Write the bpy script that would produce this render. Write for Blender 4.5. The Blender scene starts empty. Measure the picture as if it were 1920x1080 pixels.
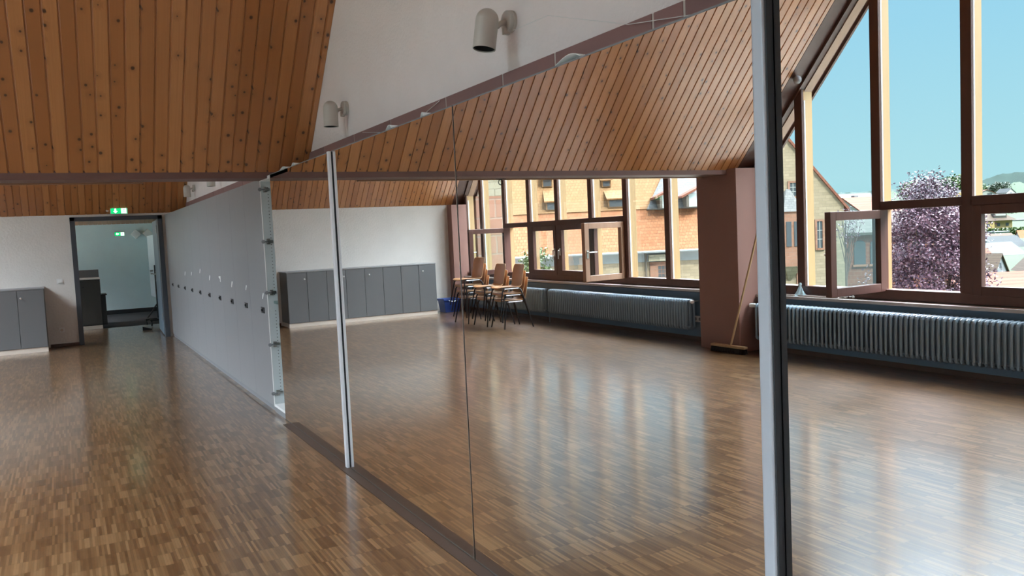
import bpy, bmesh, math, random
from mathutils import Vector, Matrix
random.seed(7)
SC = bpy.context.scene
COL = SC.collection
PI = math.pi

# ------------------------------------------------------------------ camera
cam_d = bpy.data.cameras.new('camera'); cam = bpy.data.objects.new('camera', cam_d); COL.objects.link(cam)
YAW, PITCH, ROLL, FPX = 0.5027, -0.0682, -0.0459, 1524.6
fw = Vector((math.sin(YAW)*math.cos(PITCH), math.cos(YAW)*math.cos(PITCH), math.sin(PITCH)))
rt = Vector((math.cos(YAW), -math.sin(YAW), 0)); up = rt.cross(fw)
R_ = math.cos(ROLL)*rt + math.sin(ROLL)*up; U_ = -math.sin(ROLL)*rt + math.cos(ROLL)*up
cam.matrix_world = Matrix(((R_.x, U_.x, -fw.x, -1.5922), (R_.y, U_.y, -fw.y, 0.0), (R_.z, U_.z, -fw.z, 1.53), (0, 0, 0, 1)))
cam_d.sensor_width = 36.0; cam_d.lens = FPX/1920*36.0; cam_d.clip_start = .02; cam_d.clip_end = 6000
SC.camera = cam

# ------------------------------------------------------------------ world, sun, exposure
world = bpy.data.worlds.new('world'); SC.world = world; world.use_nodes = True
wn = world.node_tree; wn.nodes.clear()
SUN_EL, SUN_AZ = math.radians(52), math.radians(177)      # sun stands over -y, a little behind the gable plane
wo = wn.nodes.new('ShaderNodeOutputWorld'); wb = wn.nodes.new('ShaderNodeBackground')
# clear cyan summer sky low over the hills, added bright haze out of view higher up
tc = wn.nodes.new('ShaderNodeTexCoord'); sz = wn.nodes.new('ShaderNodeSeparateXYZ'); wn.links.new(tc.outputs['Generated'], sz.inputs[0])
rmp = wn.nodes.new('ShaderNodeValToRGB'); wn.links.new(sz.outputs[2], rmp.inputs[0]); cr_ = rmp.color_ramp
SKY = [(0.0, (.265, .420, .465)), (.04, (.285, .440, .495)), (.20, (.225, .395, .510)), (.34, (.195, .365, .520)), (1.0, (.60, .75, .95))]
cr_.elements[0].position, cr_.elements[1].position = SKY[0][0], SKY[-1][0]
cr_.elements[0].color = (*SKY[0][1], 1); cr_.elements[1].color = (*SKY[-1][1], 1)
for p_, c_ in SKY[1:-1]: cr_.elements.new(p_).color = (*c_, 1)
# unseen bright haze bank, added over the window side (-x) to light the room
def wramp(sock, stops):
    n = wn.nodes.new('ShaderNodeValToRGB'); wn.links.new(sock, n.inputs[0]); e = n.color_ramp.elements
    e[0].position, e[0].color = stops[0][0], (stops[0][1],)*3+(1,); e[1].position, e[1].color = stops[-1][0], (stops[-1][1],)*3+(1,)
    for p_, v_ in stops[1:-1]: e.new(p_).color = (v_, v_, v_, 1)
    return n.outputs[0]
def wmath(op, a, b):
    n = wn.nodes.new('ShaderNodeMath'); n.operation = op
    for i, q in enumerate((a, b)):
        if isinstance(q, (int, float)): n.inputs[i].default_value = q
        else: wn.links.new(q, n.inputs[i])
    return n.outputs[0]
el_ = wramp(sz.outputs[2], [(0, 0), (.40, 0), (.56, 1.0), (.82, 1.0), (1.0, .35)])
az_ = wramp(wmath('MULTIPLY', sz.outputs[0], -1.0), [(0, .06), (.15, .3), (.45, 1.0), (1.0, 1.0)])
hz_ = wmath('MULTIPLY', wmath('MULTIPLY', el_, az_), 21.0)
hc_ = wn.nodes.new('ShaderNodeMix'); hc_.data_type = 'RGBA'; hc_.blend_type = 'MULTIPLY'; hc_.inputs[0].default_value = 1.0
wn.links.new(hz_, hc_.inputs[6]); hc_.inputs[7].default_value = (.95, .945, 1.06, 1)
ad_ = wn.nodes.new('ShaderNodeMix'); ad_.data_type = 'RGBA'; ad_.blend_type = 'ADD'; ad_.inputs[0].default_value = 1.0
wn.links.new(rmp.outputs[0], ad_.inputs[6]); wn.links.new(hc_.outputs[2], ad_.inputs[7])
wb.inputs['Strength'].default_value = 1.0
wn.links.new(ad_.outputs[2], wb.inputs[0]); wn.links.new(wb.outputs[0], wo.inputs[0])
sd = bpy.data.lights.new('sun', 'SUN'); sd.energy = 3.2; sd.angle = .009; sd.color = (1.0, .90, .74)
sun = bpy.data.objects.new('sun', sd); COL.objects.link(sun)
sdir = Vector((math.sin(SUN_AZ)*math.cos(SUN_EL), math.cos(SUN_AZ)*math.cos(SUN_EL), math.sin(SUN_EL)))
sun.rotation_euler = sdir.to_track_quat('Z', 'Y').to_euler(); sun.location = (-6, -10, 20)
SC.view_settings.view_transform = 'Standard'; SC.view_settings.look = 'None'
SC.view_settings.gamma = 1.0; SC.view_settings.use_curve_mapping = False
SC.view_settings.exposure = .95
def portal(name, loc, rot, sx, sy):
    l = bpy.data.lights.new(name, 'AREA'); l.shape = 'RECTANGLE'; l.size = sx; l.size_y = sy
    l.cycles.is_portal = True
    o = bpy.data.objects.new(name, l); COL.objects.link(o); o.location = loc; o.rotation_euler = rot
portal('window_portal', (-5.95, 11.3, 3.4), (0, -PI/2, 0), 5.6, 7.8)
portal('window_portal', (-5.95, 3.2, 3.4), (0, -PI/2, 0), 5.6, 7.8)
portal('window_portal', (-3.15, 18.6, 1.85), (0, -PI/2, 0), 2.7, 5.8)
cy = SC.cycles
cy.use_denoising = True; cy.denoiser = 'OPENIMAGEDENOISE'; cy.denoising_prefilter = 'ACCURATE'
cy.max_bounces = 14; cy.diffuse_bounces = 7; cy.glossy_bounces = 6; cy.transmission_bounces = 6; cy.transparent_max_bounces = 24
cy.sample_clamp_indirect = 6.0; cy.caustics_reflective = True; cy.caustics_refractive = False

# ------------------------------------------------------------------ materials
def _new(name):
    m = bpy.data.materials.new(name); m.use_nodes = True
    nt = m.node_tree; b = nt.nodes['Principled BSDF']
    return m, nt, b
def N(nt, t, **kw):
    n = nt.nodes.new(t)
    for k, v in kw.items():
        if k in n.inputs: n.inputs[k].default_value = v
        else: setattr(n, k, v)
    return n
def math_(nt, op, a, b=None, c=None):
    n = nt.nodes.new('ShaderNodeMath'); n.operation = op
    for i, q in enumerate((a, b, c)):
        if q is None: continue
        if isinstance(q, (int, float)): n.inputs[i].default_value = q
        else: nt.links.new(q, n.inputs[i])
    return n.outputs[0]
def mixc(nt, fac, a, b, mode='MIX'):
    n = nt.nodes.new('ShaderNodeMix'); n.data_type = 'RGBA'; n.blend_type = mode
    for s, q in ((n.inputs[0], fac), (n.inputs[6], a), (n.inputs[7], b)):
        if isinstance(q, (int, float)): s.default_value = q
        elif isinstance(q, tuple): s.default_value = (*q, 1)
        else: nt.links.new(q, s)
    return n.outputs[2]
def obj_coords(nt):
    return nt.nodes.new('ShaderNodeTexCoord').outputs['Object']
def mapped(nt, sc, src=None, loc=(0, 0, 0)):
    mp = nt.nodes.new('ShaderNodeMapping'); mp.inputs['Scale'].default_value = sc; mp.inputs['Location'].default_value = loc
    nt.links.new(src or obj_coords(nt), mp.inputs['Vector']); return mp.outputs[0]
def mat(name, c, rough=.5, var=.12, scale=6.0, metal=0.0, bump=0.0, bscale=60.0, spec=.5, coat=0.0, stretch=(1, 1, 1)):
    m, nt, b = _new(name)
    nz = N(nt, 'ShaderNodeTexNoise', Scale=scale, Detail=5.0)
    nt.links.new(mapped(nt, stretch), nz.inputs['Vector'])
    lo = tuple(x*(1-var) for x in c); hi = tuple(min(1, x*(1+var)) for x in c)
    nt.links.new(mixc(nt, nz.outputs[0], lo, hi), b.inputs['Base Color'])
    b.inputs['Roughness'].default_value = rough; b.inputs['Metallic'].default_value = metal
    b.inputs['Specular IOR Level'].default_value = spec; b.inputs['Coat Weight'].default_value = coat
    if bump:
        n2 = N(nt, 'ShaderNodeTexNoise', Scale=bscale, Detail=4.0); nt.links.new(obj_coords(nt), n2.inputs['Vector'])
        bp = N(nt, 'ShaderNodeBump', Strength=bump, Distance=.01); nt.links.new(n2.outputs[0], bp.inputs['Height'])
        nt.links.new(bp.outputs[0], b.inputs['Normal'])
    return m
def emission_mat(name, c, s):
    m, nt, b = _new(name); b.inputs['Base Color'].default_value = (*c, 1)
    b.inputs['Emission Color'].default_value = (*c, 1); b.inputs['Emission Strength'].default_value = s; return m

M = {}
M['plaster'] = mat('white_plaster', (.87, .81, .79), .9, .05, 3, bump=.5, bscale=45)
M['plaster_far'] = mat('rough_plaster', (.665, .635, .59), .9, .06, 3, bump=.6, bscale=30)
M['bluewall'] = mat('pale_blue_plaster', (.76, .93, .97), .9, .06, 3, bump=.4, bscale=30)
M['stone_band'] = None
M['grey_lam'] = mat('grey_laminate', (.245, .245, .248), .42, .03, 2)
M['grey_dark_lam'] = mat('grey_cabinet_laminate', (.125, .127, .127), .45, .03, 2)
M['white_lam'] = mat('white_laminate', (.66, .72, .72), .4, .02, 2)
M['cream'] = mat('cream_plinth', (.58, .50, .42), .55, .05, 3)
M['edge'] = mat('white_edge', (.80, .80, .78), .4, .02, 3)
M['black'] = mat('black_plastic', (.02, .02, .021), .5, .1, 5)
M['chrome'] = mat('nickel', (.55, .54, .52), .28, .04, 5, metal=1)
M['alu'] = mat('aluminium', (.86, .90, .94), .42, .02, 2, metal=.5)
M['alu_grey'] = mat('grey_aluminium', (.54, .60, .66), .42, .02, 2, metal=.5)
M['alu_dark'] = mat('dark_gap', (.03, .035, .04), .6, .1, 3)
M['beam'] = mat('dark_brown_beam', (.15, .075, .06), .6, .25, 5, stretch=(.3, 3, 3))
M['batten'] = mat('pine_batten', (.30, .16, .085), .55, .25, 6, stretch=(.3, 4, 4))
M['steel_frame'] = mat('dark_steel_frame', (.045, .052, .062), .45, .06, 3)
M['door_leaf'] = mat('blue_grey_door', (.16, .22, .27), .45, .05, 3)
M['frame_in'] = mat('brown_window_frame', (.085, .035, .024), .45, .25, 8, stretch=(3, 3, .3))
M['frame_out'] = mat('pine_window_frame', (.36, .225, .10), .5, .15, 8, stretch=(3, 3, .3))
M['frame_pale'] = mat('pale_brown_frame', (.33, .19, .12), .45, .2, 8, stretch=(3, 3, .3))
M['bead'] = mat('glazing_spacer', (.62, .63, .62), .35, .03, 4, metal=.3)
M['pillar'] = mat('red_brown_pillar', (.235, .118, .092), .6, .07, 3, bump=.05)
M['sill'] = mat('stone_sill', (.43, .38, .34), .5, .12, 18)
M['blue_grey'] = mat('blue_grey_wall', (.15, .22, .29), .55, .06, 3)
M['radiator'] = mat('blue_grey_radiator', (.23, .31, .37), .38, .04, 3)
M['white_plastic'] = mat('white_plastic', (.72, .72, .70), .4, .03, 3)
M['lamp'] = mat('beige_lamp', (.56, .54, .49), .42, .03, 4)
M['paper'] = mat('paper_scrap', (.82, .83, .80), .8, .05, 8)
M['chair_wood'] = mat('beech_shell', (.46, .225, .095), .38, .15, 7, coat=.3, stretch=(3, 8, .8))
M['chair_edge'] = mat('chair_edge', (.58, .38, .2), .5, .2, 20)
M['chair_leg'] = mat('dark_chair_steel', (.022, .020, .020), .35, .08, 3, metal=.4)
M['chair_top'] = mat('grey_chair_steel', (.35, .36, .37), .3, .05, 3, metal=.9)
M['blue'] = mat('blue_plastic', (.012, .035, .16), .4, .1, 4)
M['broomwood'] = mat('broom_wood', (.42, .26, .13), .5, .2, 8, stretch=(4, 4, .4))
M['bristle'] = mat('dark_bristle', (.016, .014, .014), .9, .3, 60)
M['cloth'] = mat('pale_blue_cloth', (.58, .80, .88), .8, .06, 8)
M['clearfoil'] = mat('crumpled_foil', (.62, .64, .64), .35, .2, 30, bump=.5, bscale=40)
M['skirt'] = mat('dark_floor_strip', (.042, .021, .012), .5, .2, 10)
M['skirt_edge'] = mat('mirror_bottom_edge', (.05, .045, .04), .5, .05, 4)
M['base'] = mat('brown_skirting', (.10, .055, .035), .45, .2, 8)
M['carpet'] = mat('dark_carpet', (.030, .026, .028), .95, .2, 80)
M['greybase'] = mat('grey_plinth', (.22, .225, .23), .5, .05, 3)
M['dark_cab'] = mat('dark_cabinet', (.05, .05, .047), .5, .06, 3)
M['greysplash'] = mat('grey_splash', (.14, .15, .155), .5, .06, 3)
M['white_board'] = mat('white_board_face', (.75, .86, .90), .3, .02, 3)
M['speaker'] = mat('grey_speaker', (.90, .93, .92), .6, .06, 6)
M['green'] = emission_mat('exit_green', (.0, .48, .14), .75)
M['signwhite'] = emission_mat('exit_white', (.85, 1, .92), 1.0)
M['greywhite'] = mat('grey_spot', (.30, .30, .32), .5, .05, 5)

def mirror_mat():
    m, nt, b = _new('mirror_glass')
    b.inputs['Base Color'].default_value = (.93, .945, .93, 1); b.inputs['Metallic'].default_value = 1; b.inputs['Roughness'].default_value = 0.0
    return m
M['mirror'] = mirror_mat()
def glass_mat(name, tint, refl):
    m = bpy.data.materials.new(name); m.use_nodes = True; nt = m.node_tree; nt.nodes.clear()
    o = nt.nodes.new('ShaderNodeOutputMaterial'); mx = nt.nodes.new('ShaderNodeMixShader')
    t = nt.nodes.new('ShaderNodeBsdfTransparent'); t.inputs[0].default_value = (*tint, 1)
    g = nt.nodes.new('ShaderNodeBsdfGlossy'); g.inputs['Roughness'].default_value = 0.0
    fr = nt.nodes.new('ShaderNodeFresnel'); fr.inputs[0].default_value = 1.3
    nt.links.new(math_(nt, 'MULTIPLY', fr.outputs[0], refl), mx.inputs[0])
    nt.links.new(t.outputs[0], mx.inputs[1]); nt.links.new(g.outputs[0], mx.inputs[2]); nt.links.new(mx.outputs[0], o.inputs[0])
    return m
M['glass'] = glass_mat('window_glass', (.915, .975, .97), .22)
M['clearglass'] = glass_mat('shelf_glass', (.72, .86, .84), 1.0)

def stone_band_mat():
    m, nt, b = _new('sandstone_band')
    sx = nt.nodes.new('ShaderNodeSeparateXYZ'); nt.links.new(obj_coords(nt), sx.inputs[0])
    nz = N(nt, 'ShaderNodeTexNoise', Scale=1.1, Detail=1.0); nt.links.new(obj_coords(nt), nz.inputs['Vector'])
    n2 = N(nt, 'ShaderNodeTexNoise', Scale=30.0, Detail=4.0); nt.links.new(obj_coords(nt), n2.inputs['Vector'])
    oi = nt.nodes.new('ShaderNodeObjectInfo')
    c = mixc(nt, oi.outputs['Random'], (.25, .145, .135), (.34, .185, .172))
    c2 = mixc(nt, n2.outputs[0], (.27, .165, .15), (.34, .20, .185))
    nt.links.new(mixc(nt, .3, c, c2), b.inputs['Base Color']); b.inputs['Roughness'].default_value = .8
    return m
M['stone_band'] = stone_band_mat()

def plank_mat():
    """knotty pine boards: 10 cm wide across x, grain and knots run along the slope (y)"""
    m, nt, b = _new('knotty_pine')
    oc = obj_coords(nt); s = nt.nodes.new('ShaderNodeSeparateXYZ'); nt.links.new(oc, s.inputs[0])
    cell = math_(nt, 'FLOOR', math_(nt, 'DIVIDE', s.outputs[0], .1))
    wn_ = nt.nodes.new('ShaderNodeTexWhiteNoise'); wn_.noise_dimensions = '1D'; nt.links.new(cell, wn_.inputs['W'])
    ly = math_(nt, 'MULTIPLY', s.outputs[1], 1.492)
    lx = math_(nt, 'MULTIPLY', math_(nt, 'FRACT', math_(nt, 'DIVIDE', s.outputs[0], .1)), .1)
    off = math_(nt, 'MULTIPLY', wn_.outputs[0], 37.0)
    def vec(x, y, z):
        n = nt.nodes.new('ShaderNodeCombineXYZ')
        for i, q in enumerate((x, y, z)):
            if isinstance(q, (int, float)): n.inputs[i].default_value = q
            else: nt.links.new(q, n.inputs[i])
        return n.outputs[0]
    v = vec(lx, math_(nt, 'ADD', ly, off), off)
    # knots
    warp = N(nt, 'ShaderNodeTexNoise', Scale=5.0, Detail=2.0); nt.links.new(v, warp.inputs['Vector'])
    vo = N(nt, 'ShaderNodeTexVoronoi', Scale=8.5, Randomness=1.0); vo.voronoi_dimensions = '2D'; nt.links.new(vec(math_(nt, 'ADD', lx, off), math_(nt, 'MULTIPLY', math_(nt, 'ADD', ly, off), .85), 0.0), vo.inputs['Vector'])
    kr = nt.nodes.new('ShaderNodeMapRange'); kr.inputs[1].default_value = .06; kr.inputs[2].default_value = .11
    sep = nt.nodes.new('ShaderNodeSeparateColor'); nt.links.new(vo.outputs['Color'], sep.inputs[0])
    nt.links.new(math_(nt, 'DIVIDE', vo.outputs['Distance'], math_(nt, 'ADD', .35, math_(nt, 'MULTIPLY', sep.outputs[1], .95))), kr.inputs[0])
    has = math_(nt, 'GREATER_THAN', sep.outputs[0], .62)
    knot = math_(nt, 'MULTIPLY', math_(nt, 'SUBTRACT', 1.0, kr.outputs[0]), has)
    kr2 = nt.nodes.new('ShaderNodeMapRange'); kr2.inputs[1].default_value = .08; kr2.inputs[2].default_value = .36
    nt.links.new(vo.outputs['Distance'], kr2.inputs[0])
    halo = math_(nt, 'MULTIPLY', math_(nt, 'SUBTRACT', 1.0, kr2.outputs[0]), has)
    # grain: long streaks, bending round the knots
    gx = math_(nt, 'ADD', math_(nt, 'MULTIPLY', lx, 95.0), math_(nt, 'MULTIPLY', halo, 2.0))
    g = N(nt, 'ShaderNodeTexNoise', Scale=1.0, Detail=4.0, Roughness=.6); nt.links.new(vec(gx, math_(nt, 'MULTIPLY', math_(nt, 'ADD', ly, off), 1.6), off), g.inputs['Vector'])
    g2 = N(nt, 'ShaderNodeTexNoise', Scale=1.3, Detail=2.0); nt.links.new(v, g2.inputs['Vector'])
    c0 = mixc(nt, wn_.outputs[0], (.385, .148, .042), (.56, .258, .090))
    gr = nt.nodes.new('ShaderNodeMapRange'); gr.inputs[1].default_value = .3; gr.inputs[2].default_value = .75; nt.links.new(g.outputs[0], gr.inputs[0])
    c1 = mixc(nt, math_(nt, 'MULTIPLY', gr.outputs[0], .5), c0, (.37, .14, .040))
    c2 = mixc(nt, math_(nt, 'MULTIPLY', halo, .45), c1, (.26, .10, .03))
    c3 = mixc(nt, math_(nt, 'MULTIPLY', knot, .93), c2, (.050, .016, .007))
    nt.links.new(c3, b.inputs['Base Color']); b.inputs['Roughness'].default_value = .31; b.inputs['Specular IOR Level'].default_value = .95
    return m
M['pine'] = plank_mat()

def parquet_mat():
    """industrial parquet: upright lamellas 11 mm wide and 160 mm long, laid along y in blocks"""
    m, nt, b = _new('mosaic_parquet')
    oc = obj_coords(nt); s = nt.nodes.new('ShaderNodeSeparateXYZ'); nt.links.new(oc, s.inputs[0])
    X, Y = s.outputs[0], s.outputs[1]
    LW, LL, BW = .0125, .165, .30
    blk = math_(nt, 'FLOOR', math_(nt, 'DIVIDE', X, BW))
    w1 = nt.nodes.new('ShaderNodeTexWhiteNoise'); w1.noise_dimensions = '1D'; nt.links.new(blk, w1.inputs['W'])
    yy = math_(nt, 'ADD', math_(nt, 'DIVIDE', Y, LL), w1.outputs[0])
    row = math_(nt, 'FLOOR', yy); fy = math_(nt, 'FRACT', yy)
    xi = math_(nt, 'DIVIDE', X, LW); lam = math_(nt, 'FLOOR', xi); fx = math_(nt, 'FRACT', xi)
    cb = nt.nodes.new('ShaderNodeCombineXYZ'); nt.links.new(lam, cb.inputs[0]); nt.links.new(row, cb.inputs[1])
    w2 = nt.nodes.new('ShaderNodeTexWhiteNoise'); w2.noise_dimensions = '2D'; nt.links.new(cb.outputs[0], w2.inputs['Vector'])
    # neighbours often come from the same board: a coarser cell over about three lamellas
    cb2 = nt.nodes.new('ShaderNodeCombineXYZ'); nt.links.new(math_(nt, 'FLOOR', math_(nt, 'DIVIDE', X, LW*3)), cb2.inputs[0]); nt.links.new(row, cb2.inputs[1])
    w3 = nt.nodes.new('ShaderNodeTexWhiteNoise'); w3.noise_dimensions = '2D'; nt.links.new(cb2.outputs[0], w3.inputs['Vector'])
    t = math_(nt, 'ADD', math_(nt, 'MULTIPLY', w2.outputs[0], .62), math_(nt, 'MULTIPLY', w3.outputs[0], .38))
    rp = nt.nodes.new('ShaderNodeValToRGB'); cr = rp.color_ramp
    cr.elements[0].position = .16; cr.elements[0].color = (.055, .026, .010, 1)
    cr.elements[1].position = .80; cr.elements[1].color = (.25, .147, .068, 1)
    e = cr.elements.new(.40); e.color = (.105, .053, .022, 1)
    e = cr.elements.new(.60); e.color = (.155, .086, .037, 1)
    nt.links.new(t, rp.inputs[0])
    gn = N(nt, 'ShaderNodeTexNoise', Scale=1.0, Detail=3.0); nt.links.new(mapped(nt, (220, 12, 1), oc), gn.inputs['Vector'])
    big = N(nt, 'ShaderNodeTexNoise', Scale=.9, Detail=3.0); nt.links.new(oc, big.inputs['Vector'])
    c = mixc(nt, math_(nt, 'MULTIPLY', gn.outputs[0], .35), rp.outputs[0], (.10, .05, .022))
    c = mixc(nt, math_(nt, 'MULTIPLY', big.outputs[0], .35), c, (.15, .09, .043))
    jl = math_(nt, 'MAXIMUM', math_(nt, 'LESS_THAN', fy, .018), math_(nt, 'LESS_THAN', fx, .07))
    c = mixc(nt, math_(nt, 'MULTIPLY', jl, .55), c, (.045, .022, .010))
    nt.links.new(c, b.inputs['Base Color'])
    wear = N(nt, 'ShaderNodeTexNoise', Scale=2.2, Detail=6.0, Roughness=.65); nt.links.new(mapped(nt, (1, .6, 1), oc), wear.inputs['Vector'])
    rr = nt.nodes.new('ShaderNodeMapRange'); rr.inputs[1].default_value = .3; rr.inputs[2].default_value = .7; rr.inputs[3].default_value = .277; rr.inputs[4].default_value = .30
    nt.links.new(wear.outputs[0], rr.inputs[0]); nt.links.new(rr.outputs[0], b.inputs['Roughness'])
    b.inputs['Specular IOR Level'].default_value = .5
    b.inputs['IOR'].default_value = 1.45
    b.inputs['Coat Weight'].default_value = .9; b.inputs['Coat IOR'].default_value = 1.6; b.inputs['Coat Roughness'].default_value = .14
    wav = N(nt, 'ShaderNodeTexNoise', Scale=1.0, Detail=1.0); nt.links.new(mapped(nt, (26, 5, 1), oc), wav.inputs['Vector'])
    bp = N(nt, 'ShaderNodeBump', Strength=.06, Distance=.01); nt.links.new(wav.outputs[0], bp.inputs['Height'])
    nt.links.new(bp.outputs[0], b.inputs['Normal'])
    return m
M['parquet'] = parquet_mat()

def masonry_mat(name, c1, c2, mortar, bw, bh, rough=.9, axes='XZ', offset=.5):
    """coursed stones or tiles in the object's own x/z (or x/slope) plane"""
    m, nt, b = _new(name)
    s = nt.nodes.new('ShaderNodeSeparateXYZ'); nt.links.new(obj_coords(nt), s.inputs[0])
    n = nt.nodes.new('ShaderNodeCombineXYZ')
    nt.links.new(s.outputs['XYZ'.index(axes[0])], n.inputs[0]); nt.links.new(s.outputs['XYZ'.index(axes[1])], n.inputs[1])
    br = nt.nodes.new('ShaderNodeTexBrick'); br.offset = offset
    br.inputs['Scale'].default_value = 1.0; br.inputs['Brick Width'].default_value = bw; br.inputs['Row Height'].default_value = bh
    br.inputs['Mortar Size'].default_value = bh*.05; br.inputs['Mortar Smooth'].default_value = .3
    br.inputs['Color1'].default_value = (*c1, 1); br.inputs['Color2'].default_value = (*c2, 1); br.inputs['Mortar'].default_value = (*mortar, 1)
    wz = N(nt, 'ShaderNodeTexNoise', Scale=1.5/bw, Detail=3.0); nt.links.new(obj_coords(nt), wz.inputs['Vector'])
    va = nt.nodes.new('ShaderNodeVectorMath'); va.operation = 'MULTIPLY_ADD'
    nt.links.new(wz.outputs['Color'], va.inputs[0]); va.inputs[1].default_value = (bw*.12, bh*.25, 0); nt.links.new(n.outputs[0], va.inputs[2])
    nt.links.new(va.outputs[0], br.inputs['Vector'])
    nz = N(nt, 'ShaderNodeTexNoise', Scale=2.0/bw, Detail=6.0); nt.links.new(obj_coords(nt), nz.inputs['Vector'])
    dk = tuple(x*.62 for x in c1)
    nt.links.new(mixc(nt, math_(nt, 'MULTIPLY', nz.outputs[0], .45), br.outputs['Color'], dk), b.inputs['Base Color'])
    b.inputs['Roughness'].default_value = rough; b.inputs['Specular IOR Level'].default_value = .2
    bp = N(nt, 'ShaderNodeBump', Strength=.5, Distance=.03); nt.links.new(math_(nt, 'SUBTRACT', 1.0, br.outputs['Fac']), bp.inputs['Height']); nt.links.new(bp.outputs[0], b.inputs['Normal'])
    return m
M['tile_orange'] = masonry_mat('orange_roof_tiles', (.25, .10, .046), (.30, .14, .07), (.12, .045, .023), .36, .30)
M['tile_old'] = masonry_mat('weathered_roof_tiles', (.245, .135, .062), (.29, .165, .082), (.13, .065, .03), .36, .30)
M['slate'] = masonry_mat('grey_slate', (.17, .17, .175), (.23, .225, .22), (.10, .10, .10), .5, .25)
M['rubble'] = masonry_mat('yellow_rubble_stone', (.27, .215, .15), (.34, .275, .195), (.23, .19, .14), .8, .32)
M['ashlar'] = masonry_mat('pale_ashlar', (.28, .25, .18), (.34, .31, .24), (.16, .145, .11), .9, .42)
M['redstone'] = masonry_mat('red_sandstone', (.24, .125, .085), (.30, .16, .115), (.26, .19, .15), .7, .38)
M['redbrick'] = masonry_mat('red_sandstone_annex', (.17, .07, .05), (.22, .10, .07), (.24, .165, .13), .8, .45)
M['tile_brown'] = masonry_mat('brown_roof_tiles', (.10, .07, .055), (.125, .092, .07), (.06, .045, .035), .5, .4)
M['tile_grey'] = masonry_mat('grey_roof_tiles', (.06, .063, .066), (.072, .075, .08), (.04, .042, .045), .5, .4)
M['tile_light'] = masonry_mat('light_grey_roof_tiles', (.115, .12, .12), (.13, .135, .135), (.085, .085, .085), .5, .4)
M['tile_red'] = masonry_mat('red_roof_tiles', (.20, .075, .05), (.23, .10, .07), (.11, .045, .03), .5, .4)
M['tile_dark'] = masonry_mat('dark_roof_tiles', (.075, .072, .065), (.10, .095, .085), (.04, .04, .035), .5, .35)
M['render_white'] = mat('white_render', (.36, .36, .34), .9, .04, 1)
M['render_yellow'] = mat('yellow_render', (.36, .26, .11), .9, .04, 1)
M['render_grey'] = mat('grey_slate_gable', (.14, .15, .16), .8, .06, 2)
M['timber'] = mat('dark_timber', (.10, .085, .07), .8, .1, 3)
M['winglass'] = mat('far_window_glass', (.05, .06, .07), .45, .1, 1)
M['leaf_green'] = None
M['bark'] = mat('bark', (.07, .05, .04), .9, .3, 8)
M['lead'] = mat('grey_gutter', (.22, .24, .25), .6, .1, 2)

def leaf_mat(name, cs, trans=.3):
    m, nt, b = _new(name)
    g = nt.nodes.new('ShaderNodeNewGeometry')
    rp = nt.nodes.new('ShaderNodeValToRGB'); cr = rp.color_ramp
    cr.elements[0].color = (*cs[0], 1); cr.elements[1].color = (*cs[-1], 1)
    for i, c in enumerate(cs[1:-1]): cr.elements.new((i+1)/(len(cs)-1)).color = (*c, 1)
    nt.links.new(g.outputs['Random Per Island'], rp.inputs[0]); nt.links.new(rp.outputs[0], b.inputs['Base Color'])
    b.inputs['Roughness'].default_value = .45
    return m
M['leaf_beech'] = leaf_mat('copper_beech_leaves', [(.055, .022, .035), (.085, .040, .065), (.14, .080, .115), (.045, .04, .07)])
M['leaf_green'] = leaf_mat('green_leaves', [(.035, .066, .012), (.06, .10, .02), (.09, .13, .036)])
M['leaf_dark'] = leaf_mat('dark_green_leaves', [(.012, .026, .010), (.022, .042, .015), (.036, .058, .022)])
M['meadow'] = mat('grass_land', (.024, .040, .012), .95, .35, .03)
M['hill'] = mat('wooded_hill', (.020, .042, .036), .95, .35, .05, bump=1, bscale=.08)  # bluish base colour has distance haze put into it

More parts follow.
